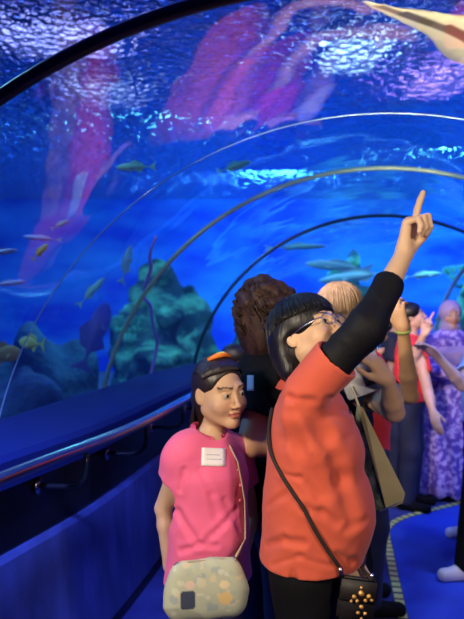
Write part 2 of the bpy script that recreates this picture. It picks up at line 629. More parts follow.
def hair_from(J, m, name, material, res=None, extra=None, tangent=None, disp=None):
    """m is a model in head frame (unit head)"""
    w = S(); w.sub(m, J['Mh'], J['hc'], J['hs'])
    if disp: w.disp = disp
    hc = J['hc']; r = .30 * J['hs'] + .02
    v, f = w.mesh(hc - A(r, r, r * 1.5), hc + A(r, r, r * .9), res or J['res'] * .7)
    vv = [tuple(x) for x in v]
    ff = [tuple(int(i) for i in q) for q in f]
    if extra:
        mb = MB(); mb.v = vv; mb.f = ff
        for pts, rad in extra:
            P = [J['h2l'](q) for q in pts]
            n = len(P)
            mb.tube(P, [rad * J['hs'] * (1 - .85 * (i / (n - 1)) ** 2) for i in range(n)], seg=5)
        vv, ff = mb.v, mb.f
    return mesh_obj(name, vv, ff, material, J['root'])


def sticker_on(J, obj, world_c, view_from, w, h, name='name_sticker', marks=True, rot=0.0, off=.003, m=None, mk=None):
    """a paper sticker laid on a garment, following its surface"""
    dg = bpy.context.evaluated_depsgraph_get()
    me = obj.data
    bv = BVHTree.FromPolygons([v.co[:] for v in me.vertices], [p.vertices[:] for p in me.polygons])
    o = J['toL'](view_from); c = J['toL'](world_c)
    d = unit(c - o)
    up0 = A(0, 0, 1); rt = unit(np.cross(d, up0)); up = np.cross(rt, d)
    rt, up = rt * math.cos(rot) + up * math.sin(rot), up * math.cos(rot) - rt * math.sin(rot)
    hit = bv.ray_cast(Vector(o), Vector(d))
    if hit[0] is None: return None
    c = np.array(hit[0])
    def grid(w, h, off, cx=0, cy=0, n=6):
        v = []; last = c
        for j in range(n + 1):
            for i in range(n + 1):
                q = c + rt * (cx + (i / n - .5) * w) + up * (cy + (j / n - .5) * h)
                hh = bv.ray_cast(Vector(q - d * .2), Vector(d))
                if hh[0] is not None and np.linalg.norm(np.array(hh[0]) - q) < .05:
                    last = np.array(hh[0]) - d * off
                    v.append(tuple(last))
                else: v.append(tuple(q - d * off))
        f = [(j * (n + 1) + i, j * (n + 1) + i + 1, (j + 1) * (n + 1) + i + 1, (j + 1) * (n + 1) + i) for j in range(n) for i in range(n)]
        return v, f
    v, f = grid(w, h, off)
    st = mesh_obj(name, v, f, m or mat('paper_white', (.82, .82, .84), .6), J['root'])
    so = st.modifiers.new('t', 'SOLIDIFY'); so.thickness = .0006; so.offset = 1
    if marks:
        mb = MB()
        r = random.Random(3)
        for row in (.12, -.12):
            x = -.28 * w
            while x < .26 * w:
                l = r.uniform(.05, .12) * w
                vv, ff = grid(l, h * .04, off + .0012, x + l / 2, row * h, 2)
                mb.add(vv, ff)
                x += l + w * .03
        mb.build('handwriting', mat('ink', (.25, .27, .45), .5), st)
    return st

# ================================================================== THE TUNNEL
# stations of the centre line: x, y, heading (radians to the right), arch radius
ST = [(-1.35, -6.0, .21, 1.78), (-.28, -1.5, .21, 1.78), (.31, 1.565, .09, 1.78), (.65, 2.63, .08, 1.78), (.872, 3.65, .16, 1.78),
      (1.36, 5.5, .12, 1.78), (2.35, 6.85, .62, 1.95), (4.2, 7.45, 1.05, 2.2), (6.6, 8.0, 1.25, 2.2), (9.5, 8.6, 1.30, 2.2)]
ZC = .54


def centre(t):
    """t = station number, fractional"""
    i = min(int(t), len(ST) - 2); u = t - i
    x0, y0, h0, r0 = ST[i]; x1, y1, h1, r1 = ST[i + 1]
    p0 = A(x0, y0); p1 = A(x1, y1); L = np.linalg.norm(p1 - p0)
    def tan(j):
        a = A(*ST[max(j - 1, 0)][:2]); b_ = A(*ST[min(j + 1, len(ST) - 1)][:2])
        return unit(b_ - a) * L
    m0, m1 = tan(i), tan(i + 1)
    p = (2 * u**3 - 3 * u**2 + 1) * p0 + (u**3 - 2 * u**2 + u) * m0 + (-2 * u**3 + 3 * u**2) * p1 + (u**3 - u**2) * m1
    return p, h0 + (h1 - h0) * u, r0 + (r1 - r0) * u


def place(t, o, z):
    """point at offset o (positive = left of the centre line) and height z"""
    p, h, r = centre(t)
    o = o * r / 1.78
    return A(p[0] - math.cos(h) * o, p[1] + math.sin(h) * o, z)


def arc_pt(t, a, dr=0.0):
    """a: angle from the top of the arch, positive to the left"""
    p, h, r = centre(t)
    o = math.sin(a) * (r + dr); z = ZC + math.cos(a) * (r + dr)
    return A(p[0] - math.cos(h) * o, p[1] + math.sin(h) * o, z)


TS = list(np.linspace(0, 9, 91))
A_MAX = math.acos((.95 - ZC) / 1.78)


def sweep(name, prof, material, kind=True, t0=0, t1=9, n=90, smooth=False, closed=False):
    v = []; f = []
    m = len(prof)
    for k in range(n + 1):
        t = t0 + (t1 - t0) * k / n
        for (o, z) in prof: v.append(place(t, o, z))
    for k in range(n):
        for j in range(m if closed else m - 1):
            j2 = (j + 1) % m
            f.append((k * m + j, k * m + j2, (k + 1) * m + j2, (k + 1) * m + j))
    ob = mesh_obj(name, v, f, material, smooth=smooth)
    if kind: tag(ob, kind='structure')
    return ob


def acrylic():
    m = bpy.data.materials.new('acrylic'); m.use_nodes = True
    nt = m.node_tree; nt.nodes.clear()
    out = nt.nodes.new('ShaderNodeOutputMaterial')
    mix = nt.nodes.new('ShaderNodeMixShader')
    tr = nt.nodes.new('ShaderNodeBsdfTransparent'); tr.inputs['Color'].default_value = (.82, .90, .97, 1)
    gl = nt.nodes.new('ShaderNodeBsdfGlossy'); gl.inputs['Roughness'].default_value = .03
    gl.inputs['Color'].default_value = (1, 1, 1, 1)
    ge = nt.nodes.new('ShaderNodeNewGeometry')
    dt = nt.nodes.new('ShaderNodeVectorMath'); dt.operation = 'DOT_PRODUCT'
    nt.links.new(ge.outputs['Incoming'], dt.inputs[0]); nt.links.new(ge.outputs['Normal'], dt.inputs[1])
    def math_(op, x, y=None):
        q = nt.nodes.new('ShaderNodeMath'); q.operation = op
        for i, z in enumerate((x, y)):
            if z is None: continue
            if isinstance(z, (int, float)): q.inputs[i].default_value = z
            else: nt.links.new(z, q.inputs[i])
        return q.outputs[0]
    ab = math_('ABSOLUTE', dt.outputs['Value'])
    sch = math_('POWER', math_('SUBTRACT', 1.0, ab), 3.6)
    fac = math_('MINIMUM', math_('ADD', math_('MULTIPLY', sch, .86), .12), .95)
    tc = nt.nodes.new('ShaderNodeTexCoord')
    nz = nt.nodes.new('ShaderNodeTexNoise'); nz.inputs['Scale'].default_value = 1.7; nz.inputs['Detail'].default_value = 2
    bp = nt.nodes.new('ShaderNodeBump'); bp.inputs['Strength'].default_value = .12; bp.inputs['Distance'].default_value = .05
    nt.links.new(tc.outputs['Object'], nz.inputs['Vector'])
    nt.links.new(nz.outputs['Fac'], bp.inputs['Height'])
    nt.links.new(bp.outputs['Normal'], gl.inputs['Normal'])
    nt.links.new(fac, mix.inputs['Fac'])
    nt.links.new(tr.outputs[0], mix.inputs[1]); nt.links.new(gl.outputs[0], mix.inputs[2])
    nt.links.new(mix.outputs[0], out.inputs['Surface'])
    return m


# acrylic panels between the joints: each a pane of the vault
acr = acrylic()
pan = [(0.0, 1.0), (1.0, 2.0), (2.0, 3.0), (3.0, 4.0), (4.0, 5.0), (5.0, 7.0), (7.0, 9.0)]
for wi, (t0, t1) in enumerate(pan):
    v = []; f = []; n = 22; ma = 40
    for k in range(n + 1):
        t = t0 + (t1 - t0) * k / n
        for j in range(ma + 1):
            v.append(arc_pt(t, A_MAX * (2 * j / ma - 1)))
    for k in range(n):
        for j in range(ma):
            f.append((k * (ma + 1) + j, (k + 1) * (ma + 1) + j, (k + 1) * (ma + 1) + j + 1, k * (ma + 1) + j + 1))
    tag(mesh_obj('window_%d' % (wi + 1), v, f, acr), kind='structure')


def ring(name, t, w, d, material, dr=-.0, label=None):
    """an arch joint, w wide along the tunnel, d deep"""
    v = []; f = []; n = 72
    p, h, r = centre(t); ax = A(math.sin(h), math.cos(h), 0)
    for j in range(n + 1):
        a = A_MAX * (2 * j / n - 1)
        for q in range(8):
            qa = 2 * math.pi * q / 8 + .39
            v.append(arc_pt(t, a, dr + math.cos(qa) * d / 2) + ax * math.sin(qa) * w / 2)
    for j in range(n):
        for q in range(8):
            q2 = (q + 1) % 8
            f.append((j * 8 + q, j * 8 + q2, (j + 1) * 8 + q2, (j + 1) * 8 + q))
    return tag(mesh_obj(name, v, f, material), kind='structure')


m_joint_black = mat('joint_black', (.008, .014, .018), .3)
m_joint_green = mat('joint_green', (.16, .34, .30), .25)
m_joint_dark = mat('joint_dark', (.01, .05, .07), .3)
m_joint_pale = mat('joint_pale', (.35, .62, .80), .25)
ring('trim_1', 1.0, .05, .04, m_joint_black)
ring('trim_2', 2.0, .045, .040, m_joint_black)
ring('trim_3', 3.0, .006, .006, mat('joint_clear', (.25, .45, .6), .2))
ring('trim_4', 4.0, .026, .030, m_joint_green)
ring('trim_5', 5.0, .040, .034, m_joint_dark)
ring('trim_6', 7.0, .07, .06, m_joint_pale)
ring('trim_7', 9.0, .06, .06, m_joint_black)

# side kerbs (both sides), floor
m_ledge = mat('ledge_blue', (.004, .010, .09), .8, spec=.15, noise=((.9, .9, 3), (.007, .02, .15), .35, .7))
m_panel = mat('panel_black', (.004, .005, .012), .22)
m_carpw = mat('kerb_carpet', (.02, .04, .20), .85, noise=((9, 9, 3), (.06, .09, .42), .3, .75), bump=((220, 220, 220), .5, .004))
m_carpet = mat('floor_carpet', (.010, .04, .42), .8, noise=((1.3, 1.3, 1.3), (.02, .08, .72), .35, .7), bump=((260, 260, 260), .4, .003))
m_carpd = mat('walk_carpet', (.012, .02, .16), .85, noise=((5, 5, 5), (.03, .045, .26), .3, .7), bump=((260, 260, 260), .4, .003))
for sd, nm in ((1, 'left'), (-1, 'right')):
    sweep('wall_%s_ledge' % nm, [(sd * 1.80, .93), (sd * 1.71, .95), (sd * 1.26, .945), (sd * 1.235, .925), (sd * 1.235, .83)], m_ledge)
    sweep('wall_%s_recess' % nm, [(sd * 1.235, .83), (sd * 1.30, .82), (sd * 1.30, .56)], m_panel)
    sweep('wall_%s' % nm, [(sd * 1.31, .57), (sd * 1.285, .57), (sd * 1.27, .55), (sd * 1.22, .0)], m_carpw)
    sweep('baseboard_%s' % nm, [(sd * 1.222, .03), (sd * 1.205, .028), (sd * 1.20, .0)], m_panel)
v = []; f = []
n = 90
for k in range(n + 1):
    t = 9 * k / n
    for j in range(13): v.append(place(t, 1.28 - 2.56 * j / 12, 0))
for k in range(n):
    for j in range(12):
        f.append((k * 13 + j, k * 13 + j + 1, (k + 1) * 13 + j + 1, (k + 1) * 13 + j))
tag(mesh_obj('floor', v, f, m_carpd, smooth=False), kind='structure')

# brighter carpet inlay bounded by the dashed yellow safety line
edge_px = [(420, 700), (409, 655), (403, 619), (398, 595), (393, 572), (389, 550), (386.5, 538), (387, 530), (393, 523.5), (404, 518), (420, 513.5), (440, 508.5), (464, 502.5), (490, 497)]
edge = []
for (u, v_) in edge_px:
    Y = CZ * F / (v_ - 309.5); edge.append(A((u - 232) / F * Y, Y, 0))
def smooth_poly(pts, n=6):
    out = []
    P = [pts[0]] + list(pts) + [pts[-1]]
    for i in range(1, len(P) - 2):
        for k in range(n):
            u = k / n; p0, p1, p2, p3 = P[i - 1], P[i], P[i + 1], P[i + 2]
            out.append(.5 * ((2 * p1) + (-p0 + p2) * u + (2 * p0 - 5 * p1 + 4 * p2 - p3) * u**2 + (-p0 + 3 * p1 - 3 * p2 + p3) * u**3))
    out.append(np.array(P[-2])); return out
ed = smooth_poly(edge)
v = [tuple(p + A(0, 0, .003)) for p in ed]; nE = len(v)
vr = []
for i, p in enumerate(ed):
    vr.append((p[0] + 1.1 - .35 * i / nE, min(p[1], 3.9) - .15, .003))
f = [(i, nE + i, nE + i + 1, i + 1) for i in range(nE - 1)]
tag(mesh_obj('floor_inlay', v + vr, f, m_carpet, smooth=False), kind='structure')
# dashed tape
m_tape_y = mat('tape_yellow', (.62, .66, .22), .5)
m_tape_k = mat('tape_dark', (.02, .05, .06), .5)
tp = empty('safety_tape', tuple(ed[20]))
tag(tp, 'dashed yellow safety tape line curving over the blue carpet', 'tape')
o0 = ed[20]
def strip(mb, pts, w, z, a, b_):
    seg = [p for p in pts[a:b_ + 1]]
    vs = []
    for i, p in enumerate(seg):
        t = unit(seg[min(i + 1, len(seg) - 1)] - seg[max(i - 1, 0)]); nn = A(-t[1], t[0], 0)
        for q in (-1, 1):
            for zz in (z, z + .002): vs.append(p + nn * w / 2 * q + A(0, 0, zz) - o0)
    fs = []
    for i in range(len(seg) - 1):
        b0 = i * 4
        fs += [(b0 + 1, b0 + 3, b0 + 7, b0 + 5), (b0, b0 + 1, b0 + 5, b0 + 4), (b0 + 3, b0 + 2, b0 + 6, b0 + 7)]
    fs += [(0, 2, 3, 1)]; e_ = (len(seg) - 1) * 4; fs += [(e_, e_ + 1, e_ + 3, e_ + 2)]
    mb.add(vs, fs)
mb = MB(); strip(mb, ed, .052, .0035, 0, len(ed) - 1); mb.build('tape_backing', m_tape_k, tp, smooth=False)
# resample evenly
dd = np.r_[0, np.cumsum([np.linalg.norm(ed[i + 1] - ed[i]) for i in range(len(ed) - 1)])]
tot = dd[-1]; step = .066
def at_s(s_):
    i = min(np.searchsorted(dd, s_) - 1, len(ed) - 2); i = max(i, 0)
    return ed[i] + (ed[i + 1] - ed[i]) * ((s_ - dd[i]) / (dd[i + 1] - dd[i]))
s_ = 0.0; mb = MB()
while s_ < tot - step:
    seg = [at_s(s_ + step * .66 * q / 3) for q in range(4)]
    strip(mb, seg, .044, .0058, 0, 3)
    s_ += step
o = mb.build('tape_dash', m_tape_y, tp, smooth=False); tag(o, kind='stuff')

# handrail on brackets, left and right
m_steel = mat('steel_blue', (.38, .40, .50), .24, metal=1.0)
m_brk = mat('bracket_dark', (.02, .025, .04), .25, metal=.6)
for sd, nm in ((1, 'left'), (-1, 'right')):
    t_mid = 3.0
    base = place(t_mid, sd * 1.12, 0)
    rl = empty('handrail', tuple(base))
    tag(rl, 'polished steel handrail running along the %s side of the tunnel' % nm, 'handrail', )
    pts = [place(t, sd * 1.105, .925) - base for t in np.linspace(0.2, 8.8, 120)]
    mb = MB(); mb.tube(pts, .024, seg=14, up=(0, 0, 1)); mb.build('rail', m_steel, rl)
    tb = [.35 + .42 * k for k in range(20)] if sd > 0 else [.4 + .6 * k for k in range(14)]
    if sd > 0: tb = [.4, .8, 1.2, 1.7, 2.12, 2.65, 3.15, 3.72, 4.2, 4.7, 5.2, 5.8, 6.4, 7, 7.6, 8.2]
    for t in tb:
        ps = []
        ps.append(place(t, sd * 1.105, .905)); ps.append(place(t, sd * 1.105, .845)); ps.append(place(t, sd * 1.11, .80))
        ps.append(place(t, sd * 1.135, .775)); ps.append(place(t, sd * 1.18, .765)); ps.append(place(t, sd * 1.27, .765)); ps.append(place(t, sd * 1.302, .765))
        mb = MB(); mb.tube([p - base for p in ps], .011, seg=8); bk = mb.build('bracket', m_brk, rl)
        mb = MB(); q0 = place(t, sd * 1.292, .765); q1 = place(t, sd * 1.303, .765)
        mb.tube([q0 - base, q1 - base], .034, seg=16); mb.build('wall_plate', m_steel, bk)

# ================================================================== THE TANK
m_wall = mat('tank_blue', (.015, .07, .70), .9, noise=((.45, .45, 1.1), (.09, .42, .98), .36, .72))
m_reef = mat('reef_rock', (.025, .08, .11), .9, noise=((2.2, 2.2, 3.2), (.20, .62, .42), .48, .66), bump=((9, 9, 9), .8, .08))
m_reefd = mat('reef_rock_dark', (.02, .05, .12), .9, noise=((1.6, 1.6, 2.6), (.05, .16, .30), .4, .7), bump=((8, 8, 8), .8, .08))
m_sand = mat('tank_sand', (.10, .16, .24), .9, noise=((3, 3, 3), (.2, .26, .34), .4, .7))
X0, X1, Y0, Y1, Z0, Z1 = -9.0, 14.0, -7.0, 16.0, -.2, 6.8
def quad_obj(name, v, material, kind='structure'):
    return tag(mesh_obj(name, v, [(0, 1, 2, 3)], material, smooth=False), kind=kind)
quad_obj('wall_tank_left', [(X0, Y0, Z0), (X0, Y1, Z0), (X0, Y1, Z1), (X0, Y0, Z1)], m_wall)
quad_obj('wall_tank_back', [(X0, Y1, Z0), (X1, Y1, Z0), (X1, Y1, Z1), (X0, Y1, Z1)], m_wall)
quad_obj('wall_tank_right', [(X1, Y1, Z0), (X1, Y0, Z0), (X1, Y0, Z1), (X1, Y1, Z1)], m_wall)
quad_obj('wall_tank_front', [(X1, Y0, Z0), (X0, Y0, Z0), (X0, Y0, Z1), (X1, Y0, Z1)], m_wall)
quad_obj('ceiling', [(X0, Y0, Z1), (X0, Y1, Z1), (X1, Y1, Z1), (X1, Y0, Z1)], mat('hall_ceiling', (.10, .07, .50), .9))
quad_obj('floor_tank', [(X0, Y0, Z0), (X1, Y0, Z0), (X1, Y1, Z0), (X0, Y1, Z0)], m_sand)


# rippled water surface
def water_mat():
    m = bpy.data.materials.new('water_surface'); m.use_nodes = True
    nt = m.node_tree; nt.nodes.clear()
    out = nt.nodes.new('ShaderNodeOutputMaterial')
    a1 = nt.nodes.new('ShaderNodeMixShader'); a1.inputs['Fac'].default_value = .93
    tr = nt.nodes.new('ShaderNodeBsdfTransparent'); tr.inputs['Color'].default_value = (.75, .85, 1, 1)
    rf = nt.nodes.new('ShaderNodeBsdfRefraction'); rf.inputs['IOR'].default_value = 1.12; rf.inputs['Roughness'].default_value = .02
    rf.inputs['Color'].default_value = (.85, .9, 1, 1)
    tc = nt.nodes.new('ShaderNodeTexCoord')
    mp = nt.nodes.new('ShaderNodeMapping'); mp.inputs['Scale'].default_value = (1, 1, 1)
    nz = nt.nodes.new('ShaderNodeTexNoise'); nz.inputs['Scale'].default_value = 8; nz.inputs['Detail'].default_value = 1.5; nz.inputs['Roughness'].default_value = .6
    bp = nt.nodes.new('ShaderNodeBump'); bp.inputs['Strength'].default_value = 1.0; bp.inputs['Distance'].default_value = .7
    nt.links.new(tc.outputs['Object'], mp.inputs['Vector']); nt.links.new(mp.outputs['Vector'], nz.inputs['Vector'])
    nt.links.new(nz.outputs['Fac'], bp.inputs['Height']); nt.links.new(bp.outputs['Normal'], rf.inputs['Normal'])
    nt.links.new(tr.outputs[0], a1.inputs[1]); nt.links.new(rf.outputs[0], a1.inputs[2])
    gl = nt.nodes.new('ShaderNodeBsdfGlossy'); gl.inputs['Roughness'].default_value = .15; gl.inputs['Color'].default_value = (.9, .95, 1, 1)
    nt.links.new(bp.outputs['Normal'], gl.inputs['Normal'])
    a2 = nt.nodes.new('ShaderNodeMixShader'); lw = nt.nodes.new('ShaderNodeLayerWeight'); lw.inputs['Blend'].default_value = .5
    mr = nt.nodes.new('ShaderNodeMapRange'); mr.inputs['From Min'].default_value = .5; mr.inputs['From Max'].default_value = .74; mr.inputs['To Min'].default_value = .15; mr.inputs['To Max'].default_value = .97
    nt.links.new(lw.outputs['Facing'], mr.inputs['Value']); nt.links.new(mr.outputs[0], a2.inputs['Fac'])
    nt.links.new(a1.outputs[0], a2.inputs[1]); nt.links.new(gl.outputs[0], a2.inputs[2])
    nt.links.new(a2.outputs[0], out.inputs['Surface'])
    return m


ws = quad_obj('water_surface', [(X0, Y0, 4.4), (X1, Y0, 4.4), (X1, Y1, 4.4), (X0, Y1, 4.4)], water_mat())


def lamp_panel(u, v_, z, w, d, col, st, label):
    dz = (309.5 - v_) / F; Y = (z - CZ) / dz; x = (u - 232) / F * Y
    e = empty('tank_lamp', (x, Y, z)); tag(e, label, 'lamp', 'lamps hanging over the tank')
    mb = MB(); mb.box((0, 0, .12), (w + .1, d + .1, .22), bev=.03); mb.build('housing', m_brk, e)
    mb = MB(); mb.box((0, 0, -.005), (w, d, .02)); mb.build('diffuser', mat('lamp_' + str(st) + str(col), (.8, .8, .8), emit=(col, st)), e)
    mb = MB(); mb.tube([(0, 0, .2), (0, 0, Z1 - z)], .03, seg=8); mb.build('hanger', m_brk, e)
    return e


lamp_panel(60, 42, 5.6, 1.7, 1.1, (.45, .45, 1), 5.5, 'violet-white lamp over the water, above the black tunnel joint at left')
lamp_panel(108, 96, 5.6, 1.1, 1.3, (.55, .7, 1), 5.0, 'cool lamp over the water glittering left of the tunnel top')
lamp_panel(352, 58, 5.6, .9, 1.3, (.55, .85, 1), 9.0, 'bright cyan-white lamp over the water at the top of the tunnel')
lamp_panel(438, 84, 5.6, 1.0, 1.5, (.65, .35, 1), 11.0, 'violet lamp over the water right of the bright white one')


# reef mounds
def mound(x, y, rx, ry, h, seed, material, label, tint=None, z=None, name='reef_rock'):
    r = np.random.default_rng(seed)
    m = S()
    m.ell((0, 0, -.05), (rx * .8, ry * .8, h * .55), k=.1)
    for k in range(11):
        a = r.uniform(0, 6.28); q = r.uniform(.1, .75)
        rr = r.uniform(.22, .5)
        hh = h * (1 - q * .7) * r.uniform(.5, 1)
        m.ell((math.cos(a) * rx * q, math.sin(a) * ry * q, hh * .62), (rx * rr * .8, ry * rr * .8, hh * .45), k=.08)
    W = [(unit(r.normal(size=3)), r.uniform(4, 13), r.uniform(0, 6)) for _ in range(7)]
    sc_ = min(1.0, h)
    m.disp = lambda P: sum(np.sin(P @ w * fq / sc_ + ph + 1.5 * np.sin(P[:, 2] * 5 / sc_ + ph)) * .25 / fq * sc_ for w, fq, ph in W)
    m.plane((0, 0, 0), (0, 0, -1))
    v, f = m.mesh(A(-rx * 1.4, -ry * 1.4, -.05), A(rx * 1.4, ry * 1.4, h * 1.5), max(rx, ry, h) / 26)
    o = mesh_obj(name, v, f, material, loc=(x, y, Z0 if z is None else z))
    return tag(o, label, 'rock', 'rocks of the reef outside the tunnel')


def coral(x, y, z, h, seed, material, label, n=9, name='branching_coral'):
    r = random.Random(seed); mb = MB()
    def grow(p, d, L, rad, lv):
        q = p + d * L
        mid = p + d * L * .5 + Vector((r.uniform(-1, 1), r.uniform(-1, 1), 0)) * L * .08
        mb.tube([p, mid, q], [rad, rad * .85, rad * .65], seg=6)
        if lv > 0:
            for _ in range(3):
                dd_ = (d + Vector((r.uniform(-1, 1), r.uniform(-1, 1), r.uniform(-.1, .8))) * .75).normalized()
                grow(q, dd_, L * .72, rad * .65, lv - 1)
    for k in range(n):
        a = k / n * 6.28
        grow(Vector((math.cos(a) * .05 * h, math.sin(a) * .05 * h, -.05)), Vector((math.cos(a) * .5, math.sin(a) * .5, .8)).normalized(), h * .30, h * .022, 3)
    o = mb.build(name, material, loc=(x, y, z))
    return tag(o, label, 'coral', 'corals on the reef outside the tunnel')


# ================================================================== FISH
def fish(loc, length, head_dir, material, label, name='fish', tall=.30, thick=.13, group='small fish swimming outside the tunnel', roll=0.0, cat='fish', bend=.0):
    d = Vector(head_dir).normalized()
    zz = Vector((0, 0, 1)); y = zz.cross(d).normalized(); z = d.cross(y)
    R = Matrix((d, y, z)).transposed() @ Matrix.Rotation(roll, 3, 'X')
    root = empty(name, loc); root.rotation_mode = 'QUATERNION'; root.rotation_quaternion = R.to_quaternion()
    tag(root, label, cat, group)
    L = length
    prof = [(-.5, .045), (-.42, .10), (-.30, .30), (-.12, .72), (.08, 1.0), (.25, .93), (.38, .66), (.46, .36), (.5, .05)]
    v = []; f = []; n = 12
    for (t, w) in prof:
        for k in range(n):
            a = 2 * math.pi * k / n
            v.append((t * L, math.cos(a) * w * thick * L * .5 + math.sin(t * 4) * bend * L * .1, math.sin(a) * w * tall * L * .5))
    for i in range(len(prof) - 1):
        for k in range(n):
            k2 = (k + 1) % n; f.append((i * n + k, (i + 1) * n + k, (i + 1) * n + k2, i * n + k2))
    f.append(tuple(range(n))); f.append(tuple((len(prof) - 1) * n + k for k in range(n - 1, -1, -1)))
    mesh_obj('body', v, f, material, root)
    def fin(nm, pts, th=.012):
        c = len(pts); vv = [(p[0] * L, (p[1] - th / 2) * L, p[2] * L) for p in pts] + [(p[0] * L, (p[1] + th / 2) * L, p[2] * L) for p in pts]
        ff = [tuple(range(c)), tuple(range(2 * c - 1, c - 1, -1))] + [(i, i + c, (i + 1) % c + c, (i + 1) % c) for i in range(c)]
        mesh_obj(nm, vv, ff, material, root, smooth=False)
    T_ = tall
    fin('tail_fin', [(-.46, 0, .05 * T_), (-.66, 0, .62 * T_), (-.60, 0, 0), (-.66, 0, -.62 * T_), (-.46, 0, -.05 * T_)])
    fin('dorsal_fin', [(.16, 0, .45 * T_), (-.02, 0, .80 * T_), (-.26, 0, .48 * T_), (-.30, 0, .15 * T_)])
    fin('anal_fin', [(-.06, 0, -.40 * T_), (-.20, 0, -.68 * T_), (-.32, 0, -.13 * T_)])
    for sg in (1, -1):
        fin('pectoral_fin', [(.20, sg * thick * .42, 0), (.06, sg * thick * 1.0, -.30 * T_), (.08, sg * thick * .5, -.02)])
    return root


def beyond(u, v_, dist):
    """point dist metres outside the vault in the line through photo point (u, v)"""
    d = A((u - 232) / F, 1, (309.5 - v_) / F)
    best = None
    for y in np.arange(.6, 12, .02):
        p = A(0, 0, CZ) + d * y
        # nearest station
        bt = min(TSF, key=lambda q: (q[0] - p[0])**2 + (q[1] - p[1])**2)
        lx = math.hypot(p[0] - bt[0], p[1] - bt[1])
        if math.hypot(lx, p[2] - ZC) > bt[2]:
            return p + unit(d) * dist
    return A(0, 0, CZ) + d * 8


TSF = []
for t in np.linspace(0, 9, 181):
    p_, h_, r_ = centre(t); TSF.append((p_[0], p_[1], r_))

m_f_green = mat('fish_green', (.30, .75, .55), .45)
m_f_pale = mat('fish_pale', (.55, .75, .85), .4)
m_f_yellow = mat('fish_yellow', (.65, .75, .20), .45)
m_f_dark = mat('fish_dark', (.02, .05, .12), .5)
m_f_brown = mat('fish_brown', (.40, .32, .10), .5)
m_f_lilac = mat('fish_lilac', (.6, .55, .9), .4)
FISH = [
    ((133, 167), 1.0, .22, (-1, .3, .05), m_f_green, 'slim green fish high up beside the white tag reflection', .22),
    ((236, 166), 1.2, .22, (1, -.2, .25), m_f_green, 'slim green fish near the tunnel top, left of the middle', .22),
    ((41, 251), 1.1, .12, (.8, 0, .8), m_f_yellow, 'yellow-green fish swimming steeply upward at far left', .30),
    ((61, 224), 1.3, .11, (1, 0, .5), m_f_pale, 'small pale fish above the yellow-green one', .24),
    ((40, 238), 1.8, .24, (-1, 0, .1), m_f_lilac, 'slim violet fish just above the yellow-green one', .14),
    ((3, 252), 1.0, .16, (1, .1, .15), m_f_lilac, 'lilac fish cut by the left picture edge', .20),
    ((10, 283), 1.4, .20, (1, .1, .12), m_f_lilac, 'lilac slender fish below the one at the left picture edge', .16),
    ((93, 290), 1.5, .26, (.7, .2, .8), m_f_green, 'green fish swimming up and right in open water', .20),
    ((30, 343), 1.3, .17, (-1, .2, .1), m_f_yellow, 'round yellow-green fish over the reef at left', .52),
    ((5, 354), 1.0, .20, (1, .1, .1), m_f_brown, 'brown and yellow fish low at the left picture edge', .52),
    ((127, 262), 1.0, .26, (.2, .3, 1), m_f_green, 'upright teal fish left of the green tunnel joint', .30),
    ((96, 332), 1.2, .50, (.35, .2, 1), mat('fish_blue', (.10, .13, .5), .4), 'large blue-violet fish hanging upright by the green joint', .34),
]
for (uv, dist, L, hd, m_, lab, tl) in FISH:
    fish(tuple(beyond(uv[0], uv[1], dist)), L, hd, m_, lab, tall=tl)
BIG = [
    ((334, 266), 2.6, 1.0, (-1, .2, .10), m_f_pale, 'pale long shark-like fish seen over the heads through the arch', .17),
    ((352, 277), 3.4, 1.3, (-1, .3, -.12), m_f_pale, 'second long pale fish just below the shark-like one', .15),
    ((300, 247), 3.2, .9, (1, .2, .05), m_f_pale, 'pale streak-like fish left above the shark-like one', .10),
    ((425, 275), 2.4, .7, (1, .2, .1), m_f_pale, 'pale fish right of the pointing hand', .16),
]
for (uv, dist, L, hd, m_, lab, tl) in BIG:
    fish(tuple(beyond(uv[0], uv[1], dist)), L, hd, m_, lab, tall=tl, group='long pale fish beyond the second arch', name='long_fish')

# ray resting on the vault, belly down (top right corner)
def guitarfish():
    root = empty('guitarfish', (.50, 2.30, 2.64), 0)
    root.rotation_euler = (0, .02, math.radians(29))
    tag(root, 'cream-bellied guitarfish lying on top of the tunnel at the upper right corner', 'fish')
    m = S()
    m.cone((.0, 0, 0), (.75, 0, .03), .010, .15, k=.05, sq=((0, 0, 1), .25))
    m.cone((.75, 0, .03), (1.35, 0, .03), .15, .13, k=.08, sq=((0, 0, 1), .35))
    m.cone((1.35, 0, .03), (2.6, 0, .08), .12, .03, k=.08, sq=((0, 0, 1), .6))
    m.cone((1.25, 0, .03), (1.55, .34, .03), .08, .03, k=.05, sq=((0, 0, 1), .3))
    m.cone((1.25, 0, .03), (1.55, -.34, .03), .08, .03, k=.05, sq=((0, 0, 1), .3))
    m.cone((.10, -.018, -.052), (1.05, -.02, -.10), .010, .026, k=.02, op='-')
    v, f = m.mesh(A(-.1, -.5, -.25), A(2.8, .5, .35), .014)
    tint = np.where(v[:, 2:3] < .045, A(.95, .80, .54), A(.22, .19, .12))
    gr = (np.abs(v[:, 1] + .02) < .02 + .012 * v[:, 0]) & (v[:, 2] < 0) & (v[:, 0] > .06) & (v[:, 0] < 1.08)
    tint[gr] = (.14, .10, .06)
    mesh_obj('body', v, f, mat('ray_skin', rough=.5, attr=True), root, tint=tint)
    for sx in (0, 1):
        mb = MB(); x0 = 1.7 + sx * .5
        mb.add([(x0, -.008, .07), (x0 + .28, -.008, .06), (x0 + .30, -.008, .26), (x0, .008, .07), (x0 + .28, .008, .06), (x0 + .30, .008, .26)],
               [(0, 1, 2), (5, 4, 3), (0, 3, 4, 1), (1, 4, 5, 2), (2, 5, 3, 0)])
        mb.build('dorsal_fin', mat('ray_fin', (.22, .19, .12), .5), root, smooth=False)
guitarfish()

